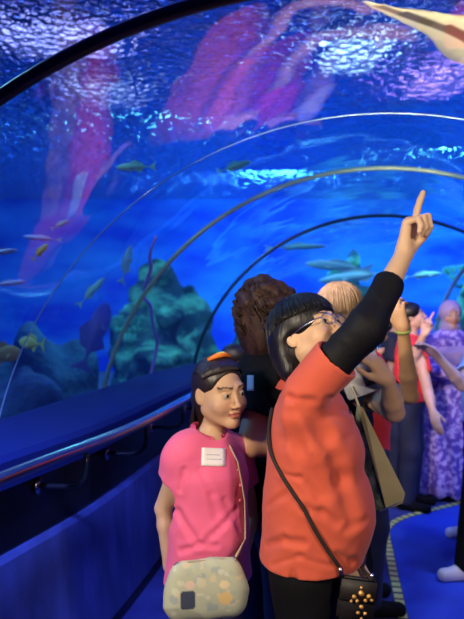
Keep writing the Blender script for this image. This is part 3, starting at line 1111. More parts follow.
# reef around the tunnel
rocks = [
    (-2.9, 3.6, .8, 1.1, 1.35, m_reefd, 'low blue-grey rock beyond the left ledge, nearest the camera'),
    (-4.1, 6.0, 1.1, 1.1, 1.55, m_reefd, 'blue rock shelf left, behind the nearest low rock'),
    (-1.75, 5.3, .75, 1.0, 1.40, m_reefd, 'dark rock right beside the green joint at its foot'),
    (-2.7, 8.4, .95, .9, 2.0, m_reefd, 'tall dark rock left of the green reef'),
    (-1.0, 8.8, .7, .7, 2.3, m_reef, 'green algae-covered rock behind the girl'),
    (.35, 9.6, .75, .7, 2.1, m_reef, 'green rock just right of the algae-covered one'),
    (2.5, 12.4, 1.05, .9, 3.5, m_reef, 'green rock rising behind the pointing hand'),
    (4.75, 12.0, 1.05, .9, 3.6, m_reef, 'green rock behind the pale arch'),
    (7.2, 11.9, 1.2, 1.0, 4.0, m_reef, 'green rock farthest right behind the tunnel bend'),
    (.5, 12.2, .9, .8, 1.55, m_reefd, 'low dark rock in the deep blue middle distance'),
    (-1.2, 11.4, 1.5, .8, 2.9, m_reef, 'broad green reef mound just left of the second arch joint'),
    (-5.8, 9.5, 1.8, 1.6, 2.4, m_reefd, 'big dark rock far off at the left'),
    (1.75, 10.2, .6, .6, 1.5, m_reef, 'small green rock close outside the bend'),
]
for i, (x, y, rx, ry, h, m_, lab) in enumerate(rocks): mound(x, y, rx, ry, h, 20 + i, m_, lab)
m_cg = mat('coral_green', (.14, .55, .38), .7)
m_cb = mat('coral_blue', (.12, .25, .55), .7)
coral(-1.35, 7.75, 1.05, .55, 3, m_cg, 'green branching coral on the reef behind the girl')
coral(4.2, 11.1, 1.9, .6, 5, m_cg, 'green branching coral left of the veiled woman')
coral(-2.6, 4.9, 1.0, .55, 6, m_cb, 'blue branching coral beyond the ledge at left')
# violet tube added outside the left pane, stands for a reflected light streak
P0 = [beyond(156, 236, .25), beyond(150, 255, .25), beyond(151, 268, .25), beyond(147, 280, .25), beyond(144, 297, .25), beyond(150, 305, .25), beyond(152, 318, .25), beyond(154, 330, .25), beyond(156, 352, .25)]
P0 = [np.array(p) for p in P0]
low = P0[-1].copy() + A(-.45, .3, 0); low[2] = Z0; P0.append((P0[-1] + low) / 2 + A(.03, 0, 0)); P0.append(low)
sw = smooth_poly(P0)
mb = MB(); mb.tube([p - low for p in sw], [.006 + .007 * min(1, i / 12) for i in range(len(sw))], seg=8)
tag(mb.build('reflection_streak', mat('streak_lilac', (.75, .45, .95), .4), loc=tuple(low)), 'thin pale violet tube added for a reflected light streak left of the green joint', 'coral')

# ================================================================== PEOPLE
m_hair_black = mat('hair_black', (.005, .0045, .006), .42, spec=.4, bump=((160, 160, 12), .5, .004))
m_hair_brown = mat('hair_brown', (.028, .013, .010), .55, spec=.3, noise=((40, 40, 14), (.075, .036, .026), .4, .7), bump=((120, 120, 40), .6, .006))
m_hair_light = mat('hair_light', (.24, .15, .07), .5, noise=((60, 60, 14), (.42, .29, .15), .4, .7), bump=((120, 120, 20), .5, .005))
m_orange = mat('polo_orange', (.62, .095, .045), .75, sheen=.15, bump=((700, 700, 700), .25, .001))
m_orange_rib = mat('polo_rib', (.56, .08, .04), .8, bump=((900, 900, 60), .4, .001))
m_black = mat('cloth_black', (.004, .004, .006), .8, spec=.15)
m_black_knit = mat('knit_black', (.004, .004, .006), .7, spec=.25)
m_pink = mat('polo_pink', (.84, .14, .30), .75, sheen=.1, bump=((700, 700, 700), .2, .001))
m_navy = mat('trousers_navy', (.05, .05, .16), .8)
m_jeans = mat('jeans_dark', (.012, .018, .06), .8)
m_red = mat('shirt_red', (.75, .03, .035), .75)
m_metal = mat('glasses_metal', (.5, .5, .55), .25, metal=1)
m_eye_w = mat('eye_white', (.40, .36, .33), .3)
m_eye_d = mat('eye_dark', (.02, .012, .008), .1)
m_white = mat('shoe_white', (.75, .72, .78), .5)
m_paper = mat('paper_white', (.85, .85, .87), .6)
m_glass = mat('lens_glass', (.9, .9, .95), .02)
CAM = A(0, 0, CZ)


def eyes(J, look=(0, 0)):
    for sx in (-1, 1):
        c = J['h2l']((sx * .0305, -.0745, .0045)); r = .0118 * J['hs']
        d = unit(J['Mh'] @ rotz(look[0]) @ rotx(look[1]) @ A(0, -1, 0))
        for nm, rr, off, m_ in (('eye', r * 1.06, 0, m_eye_w), ('iris', r * .66, r * .56, m_eye_d)):
            s_ = S(); s_.ell((0, 0, 0), (rr, rr, rr), k=.001)
            v = []; f = []; n = 12
            for j in range(n + 1):
                for i in range(n * 2):
                    th = math.pi * j / n; ph = math.pi * i / n
                    v.append(c + d * off + A(math.sin(th) * math.cos(ph), math.sin(th) * math.sin(ph), math.cos(th)) * rr)
            for j in range(n):
                for i in range(n * 2):
                    i2 = (i + 1) % (n * 2); f.append((j * 2 * n + i, (j + 1) * 2 * n + i, (j + 1) * 2 * n + i2, j * 2 * n + i2))
            if nm == 'eye': eo = mesh_obj(nm, v, f, m_, J['root'])
            else: mesh_obj(nm, v, f, m_, eo)


def strands(fn, n, seed):
    r = random.Random(seed); return [fn(r, i / n) for i in range(n)]


def cap_pt(az, el, R=(.088, .106, .096), c=(0, .018, .034)):
    """az: 0 = face, + to the person's left; el: angle from the crown"""
    return A(c[0] + R[0] * math.sin(el) * math.sin(az), c[1] - R[1] * math.sin(el) * math.cos(az), c[2] + R[2] * math.cos(el))


# ------------------------------------------------------------------ 1. the woman in the orange polo
Y1 = 1.6
loc1 = (.215, 1.6, 0)
yaw1 = math.radians(72)
W = person('person', 'woman in an orange polo over black sleeves pointing up with her raised arm', 'person', loc1, yaw1,
           H=1.50, girth=.96, depth=1.12, head=(math.radians(-27), math.radians(-27), math.radians(4)), cheek=1.08, nose=1.05,
           arms={'R': dict(world=True, sh=px(306, 392, 1.50), el=px(366, 328, 1.43), wr=px(405, 253, 1.56),
                           hd=A(.16, .06, .97), hn=A(.72, -.65, -.15), curls=[(2, 6, 4, 3), (76, 84, 40, -2), (80, 80, 40, -3), (76, 70, 35, -6)],
                           thumb=[(.018, .010, .022), (.026, .032, .050), (.012, .050, .066), (-.006, .052, .074)]),
                 'L': dict(el=A(.21, .01, .98), wr=A(.17, -.06, .76))},
           head_off=A(-.003, .016, .002), skin=(.66, .43, .26), hand_s=1.0, res=.0033, painted_eyes=False, head_s=.905, belly=.9)
sh1 = shirt(W, m_orange, hem=.832, sleeve=.5, sleeveR=.60, infl=.014, name='polo_shirt', res=.0042, fold=.0035, sr=.068, hem_w=1.13, belly=.98, rr=.067,
            hemdepth=1.10, seed=4, fdirs=[(.8, .2, 1.1), (-.5, .5, 1.3), (.3, 1, 1.2), (0, .4, 1.5)], bust=.7,
            creases=[([px(305, 509, 1.45), px(322, 513, 1.45), px(338, 523, 1.45)], .010, .010), ([px(266, 546, 1.45), px(285, 540, 1.45), px(303, 543, 1.45)], .009, .009), ([px(337, 556, 1.45), px(352, 561, 1.45), px(364, 571, 1.45)], .010, .009),
                     ([px(268, 506, 1.45), px(286, 494, 1.45)], .008, .008), ([px(305, 408, 1.45), px(326, 438, 1.45), px(341, 480, 1.45), px(352, 520, 1.45)], .018, .014), ([px(328, 398, 1.45), px(348, 412, 1.45), px(362, 432, 1.45)], .009, .009),
                     ([px(290, 415, 1.45), px(300, 450, 1.45), px(322, 495, 1.45)], .014, .009), ([px(275, 470, 1.45), px(300, 478, 1.45), px(318, 496, 1.45)], .007, .006), ([px(312, 400, 1.45), px(290, 398, 1.45), px(280, 385, 1.45)], .009, .008),
                     ([px(345, 530, 1.45), px(366, 520, 1.45)], .009, .007), ([px(272, 565, 1.45), px(300, 556, 1.45), px(330, 566, 1.45)], .007, .005)],
            slit=[(W['T'](-.172, .020, .832), .017, .070)], neck=.060)
sl1 = sleeve_long(W, 'R', m_black_knit, t=1.57, t0=.12, res=.0036, r=(.054, .045, .040), fold=.005)
tag(sl1, 'black knit undersleeve on the raised arm')
sleeve_long(W, 'L', m_black_knit, t=1.6, t0=.2, res=.006, r=(.052, .046, .036))
trousers(W, m_black, res=.007, top=.92)
shoes(W, m_black)
# collar
def collar(J, material, r=.060, h=.035, z=1.275, tiltf=.30, name='collar', open_=.35, th=.004):
    T = J['T']; s = J['s']; v = []; n = 40; fs = []
    for i in range(n + 1):
        a = open_ + (2 * math.pi - 2 * open_) * i / n
        x, y = math.sin(a), -math.cos(a)
        for (rr, zz) in ((r * .98, 0), (r * .90, h * .95), (r * .94, h * 1.08), (r * 1.05, h * .95), (r * 1.42, -h * .05), (r * 1.38, -h * .10), (r * 1.03, h * .7)):
            fwd = max(0, -y)
            v.append(T(x * rr, .010 + y * rr * 1.02, z + zz - .028 * fwd + (.010 if y > 0 else 0)))
    for i in range(n):
        for k in range(7):
            k2 = (k + 1) % 7; fs.append((i * 7 + k, i * 7 + k2, (i + 1) * 7 + k2, (i + 1) * 7 + k))
    fs.append(tuple(range(7))); fs.append(tuple(n * 7 + k for k in range(6, -1, -1)))
    return mesh_obj(name, v, fs, material, J['root'])
collar(W, m_orange_rib, r=.064, h=.042, z=1.285)
# hair: straight black bob with a full fringe
hm = S()
hm.ell((0, .024, .040), (.092, .114, .092), k=.02)
hm.cone((-.058, .055, .0), (-.062, .062, -.085), .042, .036, k=.03)
hm.cone((.058, .055, .0), (.062, .062, -.085), .042, .036, k=.03)
hm.ell((0, .085, -.035), (.078, .062, .095), k=.03)
hm.ell((0, -.112, -.030), (.076, .094, .074), k=.012, op='-')
for sx in (-1, 1): hm.ell((sx * .088, -.005, -.045), (.030, .040, .050), k=.012, op='-')
hm.cone((-.085, -.045, -.03), (-.095, -.040, -.15), .030, .040, k=.01, op='-')
hm.cone((.085, -.045, -.03), (.095, -.040, -.15), .030, .040, k=.01, op='-')
hm.ell((0, -.01, -.13), (.060, .075, .060), k=.02, op='-')
hm.disp = None
rs = random.Random(5)
ext = []
for i in range(620):
    az = rs.uniform(-math.pi, math.pi)
    front = abs(az) < .75
    e1 = rs.uniform(1.12, 1.46) if front else (1.50 if abs(az) < 1.75 else 2.05)
    pts = []
    e0 = rs.uniform(.15, .5); tw = rs.uniform(-.12, .12); rf = rs.uniform(.985, 1.03)
    for k in range(8):
        u = k / 7
        el = e0 + (min(e1, math.pi / 2 + .05) - e0) * u if e1 < 1.6 else e0 + (1.62 - e0) * min(1, u / .6)
        q = cap_pt(az + tw * u, el, (.094 * rf, .116 * rf, .095 * rf), (0, .024, .038))
        if e1 > 1.6 and u > .6:
            q = q + A(math.sin(az) * .004, .006, -(u - .6) / .4 * (.095 + .03 * (abs(az) > 2)))
            q[0] *= 1 - .12 * (u - .6)
        pts.append(q)
    ext.append((pts, rs.uniform(.0018, .0045)))
hair_from(W, hm, 'hair', m_hair_black, res=.0033, extra=ext)
eyes(W, (math.radians(10), math.radians(-8)))
# glasses
def glasses(J):
    root = J['root']; h2l = J['h2l']; hs = J['hs']
    fr = None
    mb = MB()
    for sx in (-1, 1):
        P = []
        for i in range(29):
            a = 2 * math.pi * i / 28
            P.append(h2l((sx * .0325 + math.cos(a) * .0245, -.1045 + abs(sx * .0325 + math.cos(a) * .0245) * .14, .003 + math.sin(a) * .0165)))
        mb.tube(P, .0011 * 1.1, seg=6, cap=False)
        mb.tube([h2l((sx * .056, -.0965, .008)), h2l((sx * .070, -.088, .008)), h2l((sx * .077, -.04, .006)), h2l((sx * .079, .006, .002)), h2l((sx * .078, .022, -.018))], .0017, seg=6)
    mb.tube([h2l((-.009, -.104, .006)), h2l((0, -.107, .009)), h2l((.009, -.104, .006))], .0013, seg=6)
    g = mb.build('glasses', m_metal, root); tag(g, 'thin silver metal glasses')
    lm = bpy.data.materials.new('lens'); lm.use_nodes = True
    nt = lm.node_tree; nt.nodes.clear(); o_ = nt.nodes.new('ShaderNodeOutputMaterial'); mx = nt.nodes.new('ShaderNodeMixShader'); mx.inputs[0].default_value = .12
    t_ = nt.nodes.new('ShaderNodeBsdfTransparent'); g_ = nt.nodes.new('ShaderNodeBsdfGlossy'); g_.inputs['Roughness'].default_value = .05
    nt.links.new(t_.outputs[0], mx.inputs[1]); nt.links.new(g_.outputs[0], mx.inputs[2]); nt.links.new(mx.outputs[0], o_.inputs[0])
    for sx in (-1, 1):
        v = [h2l((sx * .0325 + math.cos(a) * .024, -.104 + abs(sx * .0325 + math.cos(a) * .024) * .14, .003 + math.sin(a) * .016)) for a in [2 * math.pi * i / 24 for i in range(24)]]
        mesh_obj('lens', v, [tuple(range(24))], lm, g)
glasses(W)
# fingernail and placket detail
mb = MB()
T = W['T']
for k, z in enumerate((1.235, 1.19)):
    mb.box((0, -.115 - .01 * k, z), (.008, .004, .008))


def bvh_of(o):
    me = o.data; return BVHTree.FromPolygons([v.co[:] for v in me.vertices], [p.vertices[:] for p in me.polygons])


def drape(J, objs, world_pts, off):
    """points seen from the camera laid on garments"""
    bs = [bvh_of(o) for o in objs]; out = []
    o = J['toL'](CAM)
    for w_ in world_pts:
        d = unit(J['toL'](w_) - o); best = None
        for b in bs:
            h = b.ray_cast(Vector(o), Vector(d))
            if h[0] is not None and (best is None or h[3] < best[3]): best = h
        if best is not None: out.append(np.array(best[0]) + np.array(best[1]) * off * (1 if best[1].dot(Vector(d)) < 0 else -1))
    return out


# crossbody pouch with a woven cord
tr1 = [o for o in W['root'].children if o.name.startswith('trousers')][0]
cord_px = [(274, 410), (271, 432), (273, 452), (282, 472), (292, 490), (303, 508), (314, 528), (326, 548), (337, 565), (346, 578), (351, 588)]
cp = drape(W, [sh1, tr1], [px(u, v_, 1.45) for u, v_ in cord_px], .006)
pouch = empty('belt_pouch', tuple(px(357, 597, 1.45)), 0)
tag(pouch, 'small black pouch with a gold ornament hanging at the pointing woman\'s hip', 'bag')
pl = np.array(pouch.location)
def toP(q): return W['Rw'] @ np.asarray(q) + W['loc'] - pl
# the back half of the cord: over the far shoulder and down the chest to the pouch
bk = [W['T'](.02, .125, 1.22), W['T'](.07, .075, 1.285), W['T'](.085, .0, 1.285), W['T'](.09, -.10, 1.225), W['T'](.11, -.13, 1.10), W['T'](.11, -.16, .95), W['T'](.06, -.18, .83), W['T'](-.05, -.175, .80)]
b1 = bvh_of(sh1)
bb = []
for q in bk:
    h = b1.find_nearest(Vector(q)); bb.append(np.array(h[0]) + unit(q - np.array(h[0])) * .005 if (np.array(h[0]) - q) @ (np.array(h[0]) - q) > 1e-8 and (q - np.array(h[0])) @ np.array(h[1]) > 0 else np.array(h[0]) + np.array(h[1]) * .005)
cs = smooth_poly([toP(q) for q in cp], 6)
m_cord = mat('cord_black', (.015, .011, .010), .6, bump=((300, 300, 900), .8, .003))
mb = MB(); mb.tube(cs, .0052, seg=8)
mb.tube(smooth_poly([toP(bb[0])] + [toP(q) for q in bb[1:]] , 5), .0052, seg=8)
mb.tube([toP(cp[0]), toP(bb[0])], .0052, seg=8)
end2 = toP(bb[-1])
mb.tube([end2, (end2 + A(.02, -.02, .06)) / 2, A(.035, -.01, .045)], .0052, seg=8)
mb.build('cord', m_cord, pouch)
yr = Matrix.Rotation(math.radians(8), 3, 'Y')
mb = MB(); mb.box((0, 0, -.005), (.090, .028, .105), rot=yr, bev=.008); bag = mb.build('pocket', mat('pouch_black', (.016, .013, .012), .65, bump=((200, 200, 200), .4, .002)), pouch)
mb = MB(); mb.box((.0, -.016, .022), (.092, .006, .055), rot=yr, bev=.003); flap = mb.build('flap', mat('pouch_flap', (.020, .016, .015), .6), pouch)
mb = MB(); mb.tube([(-.036, -.002, .048), (-.040, 0, .062), (-.041, 0, .072)], .006, seg=8); mb.build('strap_ring', m_metal, pouch); mb = MB(); mb.tube([(.034, -.002, .042), (.036, -.006, .058)], .005, seg=8); mb.build('strap_ring', m_metal, pouch)
orn = MB(); gold = mat('gold_thread', (.75, .42, .12), .4, metal=.3)
r = random.Random(2)
for (x, z, q) in [(0, .022, .009), (-.017, .014, .007), (.018, .015, .007), (-.010, .004, .006), (.010, .005, .006), (0, -.010, .007), (-.008, -.024, .006), (.009, -.026, .006), (0, -.038, .005), (-.024, .004, .005), (.025, .006, .005), (0, .036, .005)]:
    orn.box((x + .006, -.0205, z - .004), (q * 1.5, .006, q * 1.3), rot=Matrix.Rotation(r.uniform(-1, 1), 3, 'Y'), bev=.002)
tag(orn.build('ornament', gold, flap), 'gold and orange beaded ornament')

# ------------------------------------------------------------------ 2. the girl in pink
loc2 = (-.066, 1.78, 0)
yaw2 = math.radians(38)
G = person('person', 'girl in a pink polo with a white name sticker and an orange hair clip', 'person', loc2, yaw2,
           H=1.30, girth=.86, depth=1.0, head=(math.radians(-2), math.radians(2), math.radians(-3)), cheek=1.12, nose=.72,
           arms={'R': dict(world=True, sh=px(186, 449, 1.73), el=px(163, 508, 1.78), wr=px(170, 566, 1.76), hd=A(.35, .1, -.9), hn=A(.9, .3, .2), curls=[(30, 40, 25, 0)] * 4),
                 'L': dict(world=True, sh=px(238, 452, 1.90), el=px(252, 515, 1.96), wr=px(243, 555, 1.86), hd=A(-.2, -.5, -.8), hn=A(-.9, .1, 0), curls=[(40, 50, 30, 0)] * 4)},
           skin=(.56, .355, .215), res=.0036, painted_eyes=False, head_s=.86, neck_r=.043, shoulder=.135, head_off=A(.022, -.012, .010))
sh2 = shirt(G, m_pink, hem=.79, sleeve=.50, infl=.017, name='polo_shirt', res=.0042, fold=.004, sr=.058, hem_w=1.22, seed=11, belly=.4, ak=.045,
            creases=[([px(178, 512, 1.7), px(197, 542, 1.7)], .010, .011), ([px(207, 540, 1.7), px(222, 526, 1.7), px(236, 510, 1.7)], .009, .010), ([px(181, 551, 1.7), px(200, 545, 1.7), px(216, 546, 1.7)], .008, .009),
                     ([px(200, 470, 1.7), px(212, 495, 1.7), px(217, 520, 1.7)], .009, .007), ([px(184, 470, 1.7), px(180, 490, 1.7)], .007, .010), ([px(236, 455, 1.7), px(238, 490, 1.7), px(238, 520, 1.7)], .005, .004), ([px(225, 500, 1.7), px(240, 530, 1.7)], .008, .007)],
            fdirs=[(1, .2, .8), (-.6, .4, 1.3), (.2, 1, .7)], neck=.050, hemdepth=1.08)
trousers(G, m_navy, res=.007, top=.88)
shoes(G, m_white)
collar(G, mat('collar_pink', (.62, .06, .17), .8), r=.058, h=.046, z=1.278)
eyes(G, (math.radians(12), 0))
hm = S()
hm.ell((0, .022, .040), (.082, .100, .083), k=.02)
hm.ell((0, .062, -.03), (.066, .050, .080), k=.03)
hm.cone((.0, .085, -.03), (.0, .105, -.20), .050, .030, k=.03)
hm.ell((0, -.108, -.010), (.080, .102, .092), k=.010, op='-')
for sx in (-1, 1):
    hm.ell((sx * .086, .008, -.018), (.022, .026, .032), k=.010, op='-')
hm.ell((0, -.01, -.13), (.060, .070, .070), k=.02, op='-')
rs = random.Random(8); ext = []
for i in range(420):
    az = rs.uniform(-math.pi, math.pi)
    # strands pulled back from hairline to the nape
    x = rs.uniform(-1, 1)
    pts = []
    for k in range(9):
        u = k / 8
        # path over the head from forehead back
        a = -1.02 + u * 2.35
        w_ = .083 * math.cos(x * 1.25 - math.pi / 2 * 0) ** .5 if False else 0
        X = .082 * math.sin(x * 1.35) * (1 - .35 * max(0, u - .5))
        Rr = math.sqrt(max(0.05, 1 - (math.sin(x * 1.35)) ** 2 * .85))
        pts.append(A(X, .022 + .103 * Rr * math.sin(a), .040 + .086 * Rr * math.cos(a) - (.10 * (u - .7) / .3 if u > .7 else 0)))
    pts.append(pts[-1] + A(rs.uniform(-.01, .01), .012, -.06)); pts.append(pts[-1] + A(0, .004, -rs.uniform(.03, .09)))
    ext.append((pts, rs.uniform(.0016, .0034)))
hair_from(G, hm, 'hair', mat('hair_dark_brown', (.016, .010, .009), .4, spec=.6, bump=((160, 160, 30), .4, .004)), res=.0036, extra=ext)
# hair clip on the crown
mb = MB(); q = [G['h2l'](p) for p in ((-.045, .005, .118), (-.018, -.012, .131), (.012, -.014, .133), (.046, -.002, .121))]
mb.tube(q, [.005, .008, .008, .005], seg=10)
cl = mb.build('hair_clip', mat('clip_orange', (.85, .22, .03), .4), G['root'])
mb = MB()
for t_ in (.2, .5, .8):
    c_ = q[1] * (1 - t_) + q[2] * t_
    mb.box(tuple(c_ + A(0, 0, .006)), (.010, .012, .006), bev=.002)
mb.build('bead', mat('bead_yellow', (.85, .65, .15), .4), cl)
sticker_on(G, sh2, px(213.5, 457, 1.7), CAM, .068, .050, rot=math.radians(-2))
# placket buttons of the girl
dots = drape(G, [sh2], [px(237, 470, 1.7), px(240, 485, 1.7), px(239.5, 500, 1.7)], .001)
for d_ in dots:
    mb = MB(); mb.tube([d_ - A(0, .001, 0), d_ - A(0, .0035, 0)], .0045, seg=10); mb.build('button', mat('button_pink', (.9, .2, .35), .3), G['root'])

# her handbag
bagr = empty('handbag', tuple(px(206, 586, 1.52)), math.radians(8))
tag(bagr, 'pale patterned canvas handbag hanging in front of the girl in pink', 'bag')
m = S()
m.cone((-.070, 0, .045), (.070, 0, .050), .034, .034, k=.03, sq=((0, 1, 0), .75))
m.cone((-.078, 0, -.060), (.080, 0, -.058), .040, .040, k=.05, sq=((0, 1, 0), .8))
m.cone((-.074, 0, -.01), (.076, 0, -.01), .045, .045, k=.05, sq=((0, 1, 0), .75))
m.disp = folds(31, .006, [(1, .3, .3), (.3, .2, 1)], 40)
v, f = m.mesh(A(-.14, -.08, -.13), A(.14, .08, .12), .004)
x, z = v[:, 0], v[:, 2]
tint = np.tile(A(.46, .49, .36), (len(v), 1))
def blob(cx, cz, rx, rz, c, p=2):
    k = ((np.abs(x - cx) / rx) ** p + (np.abs(z - cz) / rz) ** p) < 1
    tint[k] = c
rb = np.random.default_rng(5)
for k in range(46):
    blob(rb.uniform(-.1, .1), rb.uniform(-.09, .08), rb.uniform(.005, .016), rb.uniform(.004, .014), [A(.56, .58, .46), A(.42, .46, .36), A(.34, .40, .38), A(.60, .54, .36)][k % 4])
blob(-.058, -.020, .022, .027, (.04, .055, .10), 6)
blob(-.052, .022, .016, .012, (.66, .52, .42))
blob(.055, -.022, .020, .020, (.70, .50, .22)); blob(.052, .018, .015, .012, (.72, .60, .38))
bb_ = mesh_obj('bag_body', v, f, mat('canvas', rough=.8, attr=True, bump=((500, 500, 500), .5, .001)), bagr, tint=tint)
mb = MB(); mb.tube([(-.095, -.006, .062), (-.05, -.006, .077), (0, -.006, .079), (.05, -.006, .080), (.092, -.006, .072)], .0045, seg=8); mb.build('zip', mat('zip_brown', (.35, .28, .18), .5), bb_)
m_strap = mat('strap_canvas', (.58, .50, .34), .8)
bl = np.array(bagr.location); Rb = rotz(math.radians(8))
sp = drape(G, [sh2], [px(u, v_, 1.7) for u, v_ in ((243, 540), (243.5, 520), (243, 500), (240, 480), (236, 462), (228, 446))], .006)
sp = [(G['Rw'] @ q + G['loc'] - bl) @ Rb for q in sp]
bagr.scale = (.83, .83, .83); sp = [q / .83 for q in sp]
c0 = A(.083, 0, .068)
mb = MB(); mb.tube([c0] + [q for q in sp], .0095, seg=8, flat=.35, up=(0, 1, 0))
mb.build('strap', m_strap, bagr)
for sx, z_ in ((-.086, .066), (.086, .074)):
    mb = MB(); mb.tube([(sx + .010 * math.cos(a), 0, z_ + .010 * math.sin(a)) for a in [k * math.pi / 6 for k in range(13)]], .002, seg=6, cap=False); mb.build('strap_ring', m_metal, bagr)

# ------------------------------------------------------------------ 3. person in black with curly brown hair
B = person('person', 'person in a black T-shirt with curly brown hair, behind the girl and the pointing woman', 'person', (.135, 2.08, 0), math.radians(118),
           H=1.56, girth=1.08, head=(math.radians(10), math.radians(-8), 0),
           arms={'R': dict(world=True, sh=px(262, 392, 1.97), el=px(249, 446, 1.86), wr=px(320, 440, 2.0), hd=A(.9, .3, .1), hn=A(0, .5, .8), curls=[(30, 40, 20, 0)] * 4),
                 'L': dict(world=True, sh=px(318, 395, 2.25), el=px(318, 450, 2.32), wr=px(312, 425, 2.12), hd=A(-.3, -.2, .9), hn=A(-.8, -.2, 0))},
           skin=(.56, .31, .19), res=.006)
sh3 = shirt(B, m_black, hem=.80, sleeve=.62, infl=.016, name='t_shirt', res=.0065, fold=.006, seed=3, sr=.066)
trousers(B, m_jeans, res=.010); shoes(B, m_black, res=.008)
hm = S()
hm.ell((0, .030, .035), (.110, .118, .105), k=.02)
hm.ell((0, .075, -.06), (.105, .075, .11), k=.04)
hm.ell((0, -.125, -.02), (.064, .070, .095), k=.012, op='-')
hm.ell((0, -.03, -.17), (.070, .090, .085), k=.02, op='-')
rb = np.random.default_rng(12)
for k in range(60):
    az = rb.uniform(.75, 5.53); el = rb.uniform(.1, 2.1)
    q = A(.105 * math.sin(el) * math.sin(az), .03 - .112 * math.sin(el) * math.cos(az), .02 + .115 * math.cos(el))
    hm.p.insert(2, ('+', (lambda P, q=q, r_=rb.uniform(.014, .026): np.sqrt(((P - q) ** 2).sum(1)) - r_), .008))
rs = random.Random(4); ext = []
for i in range(240):
    az = rs.uniform(.85, 5.43); el0 = rs.uniform(.15, 1.9); ph = rs.uniform(0, 6.28); pts = []
    for k in range(13):
        u = k / 12; el = el0 + u * .55
        rad = 1.03 + .06 * math.sin(ph)
        q = A(.112 * rad * math.sin(min(el, 1.75)) * math.sin(az), .032 - .118 * rad * math.sin(min(el, 1.75)) * math.cos(az), .025 + .11 * math.cos(min(el, 1.9)) - max(0, el - 1.75) * .10)
        q = q + A(math.cos(u * 11 + ph), math.sin(u * 11 + ph), math.cos(u * 9 + ph)) * .008
        pts.append(q)
    ext.append((pts, rs.uniform(.0025, .005)))
hair_from(B, hm, 'hair', m_hair_brown, res=.006, extra=ext)
sticker_on(B, sh3, px(250.5, 383, 1.95), CAM, .022, .050, marks=False)

# ------------------------------------------------------------------ 4. light-haired person with a tablet
P5 = person('person', 'light-haired person in a dark T-shirt holding a tablet behind the pointing woman', 'person', (.445, 2.46, 0), math.radians(105),
            H=1.57, head=(math.radians(25), math.radians(-5), 0),
            arms={'R': dict(world=True, sh=px(358, 385, 2.30), el=px(394, 412, 2.12), wr=px(388, 381, 2.05), hd=A(-.5, -.05, .75), hn=A(-.6, .75, -.1),
                            curls=[(35, 30, 15, 4), (40, 34, 15, 0), (44, 36, 15, -3), (48, 36, 15, -6)]),
                  'L': dict(world=True, sh=px(352, 385, 2.62), el=px(352, 420, 2.6), wr=px(358, 400, 2.3), hd=A(-.1, -.3, .9), hn=A(-.2, -.8, 0))},
            skin=(.70, .42, .24), res=.0055)
sh5 = shirt(P5, mat('cloth_charcoal', (.02, .02, .03), .8), hem=.80, sleeve=.60, infl=.014, name='t_shirt', res=.0065, seed=13, sr=.062)
trousers(P5, m_black, res=.010); shoes(P5, m_black, res=.008)
hm = S(); hm.ell((0, .024, .040), (.090, .108, .090), k=.02); hm.ell((0, .065, -.05), (.078, .055, .09), k=.03)
hm.ell((0, -.115, -.02), (.066, .080, .090), k=.012, op='-')
rs = random.Random(14); ext = []
for i in range(120):
    az = rs.uniform(.8, 5.4); pts = [cap_pt(az + .1 * u, .2 + 1.5 * min(1, u * 1.4), (.094, .112, .094), (0, .022, .038)) - A(0, 0, .10 * max(0, u - .7)) for u in [k / 7 for k in range(8)]]
    ext.append((pts, rs.uniform(.004, .007)))
hair_from(P5, hm, 'hair', m_hair_light, res=.0055, extra=ext)
tb = empty('tablet', tuple(px(358, 366, 2.13)), 0); tag(tb, 'pale grey tablet held up beside the pointing woman\'s shoulder', 'tablet')
tb.rotation_euler = (math.radians(-14), math.radians(-22), math.radians(-12))
mb = MB(); mb.box((0, 0, 0), (.150, .010, .205), bev=.004); mb.build('case', mat('tablet_case', (.62, .62, .66), .45), tb)
mb = MB(); mb.box((0, .0055, 0), (.135, .002, .188)); mb.build('screen', mat('tablet_screen', (.02, .02, .03), .1), tb)
mb = MB(); mb.box((.030, -.0058, -.055), (.060, .002, .050)); mb.build('pocket', mat('tablet_pocket', (.05, .05, .07), .5), tb)

# carrier bag hanging from that person's arm
cb = empty('carrier_bag', tuple(px(384, 498, 2.02)), 0)
tag(cb, 'cream paper carrier bag hanging behind the pointing woman\'s belly', 'bag')
cl_ = np.array(cb.location)
def tc(u, v_, Y): return px(u, v_, Y) - cl_
def slab(nm, pts, th, material):
    v = [p for p in pts] + [p + A(0, th, 0) for p in pts]; n = len(pts)
    f = [tuple(range(n)), tuple(range(2 * n - 1, n - 1, -1))] + [(i, i + n, (i + 1) % n + n, (i + 1) % n) for i in range(n)]
    return mesh_obj(nm, v, f, material, cb, smooth=False)
m_cream = mat('paper_cream', (.55, .46, .24), .6, noise=((4, 4, 9), (.42, .36, .18), .4, .7))
m_bagd = mat('paper_print', (.06, .09, .08), .5, noise=((22, 22, 22), (.30, .36, .28), .45, .62))
slab('side_panel', [tc(357, 404, 2.03), tc(363, 408, 2.01), tc(405, 493, 1.95), tc(401, 500, 1.95), tc(386, 508, 1.96)], .004, m_cream)
slab('front_panel', [tc(357, 404, 2.035), tc(386, 508, 1.965), tc(372, 512, 2.0), tc(362, 470, 2.05), tc(355, 425, 2.06)], .004, m_bagd)
slab('back_panel', [tc(357, 404, 2.10), tc(405, 493, 2.10), tc(403, 503, 2.10), tc(380, 512, 2.10)], .004, m_cream)
slab('gusset', [tc(386, 508, 1.966), tc(404, 500, 1.955), tc(404, 500, 2.10), tc(380, 512, 2.10)], .004, mat('gusset_grey', (.35, .38, .32), .4))
mb = MB(); mb.tube([tc(359, 406, 2.03), tc(352, 388, 2.1), tc(352, 378, 2.2)], .004, seg=6); mb.build('handle', m_strap, cb)

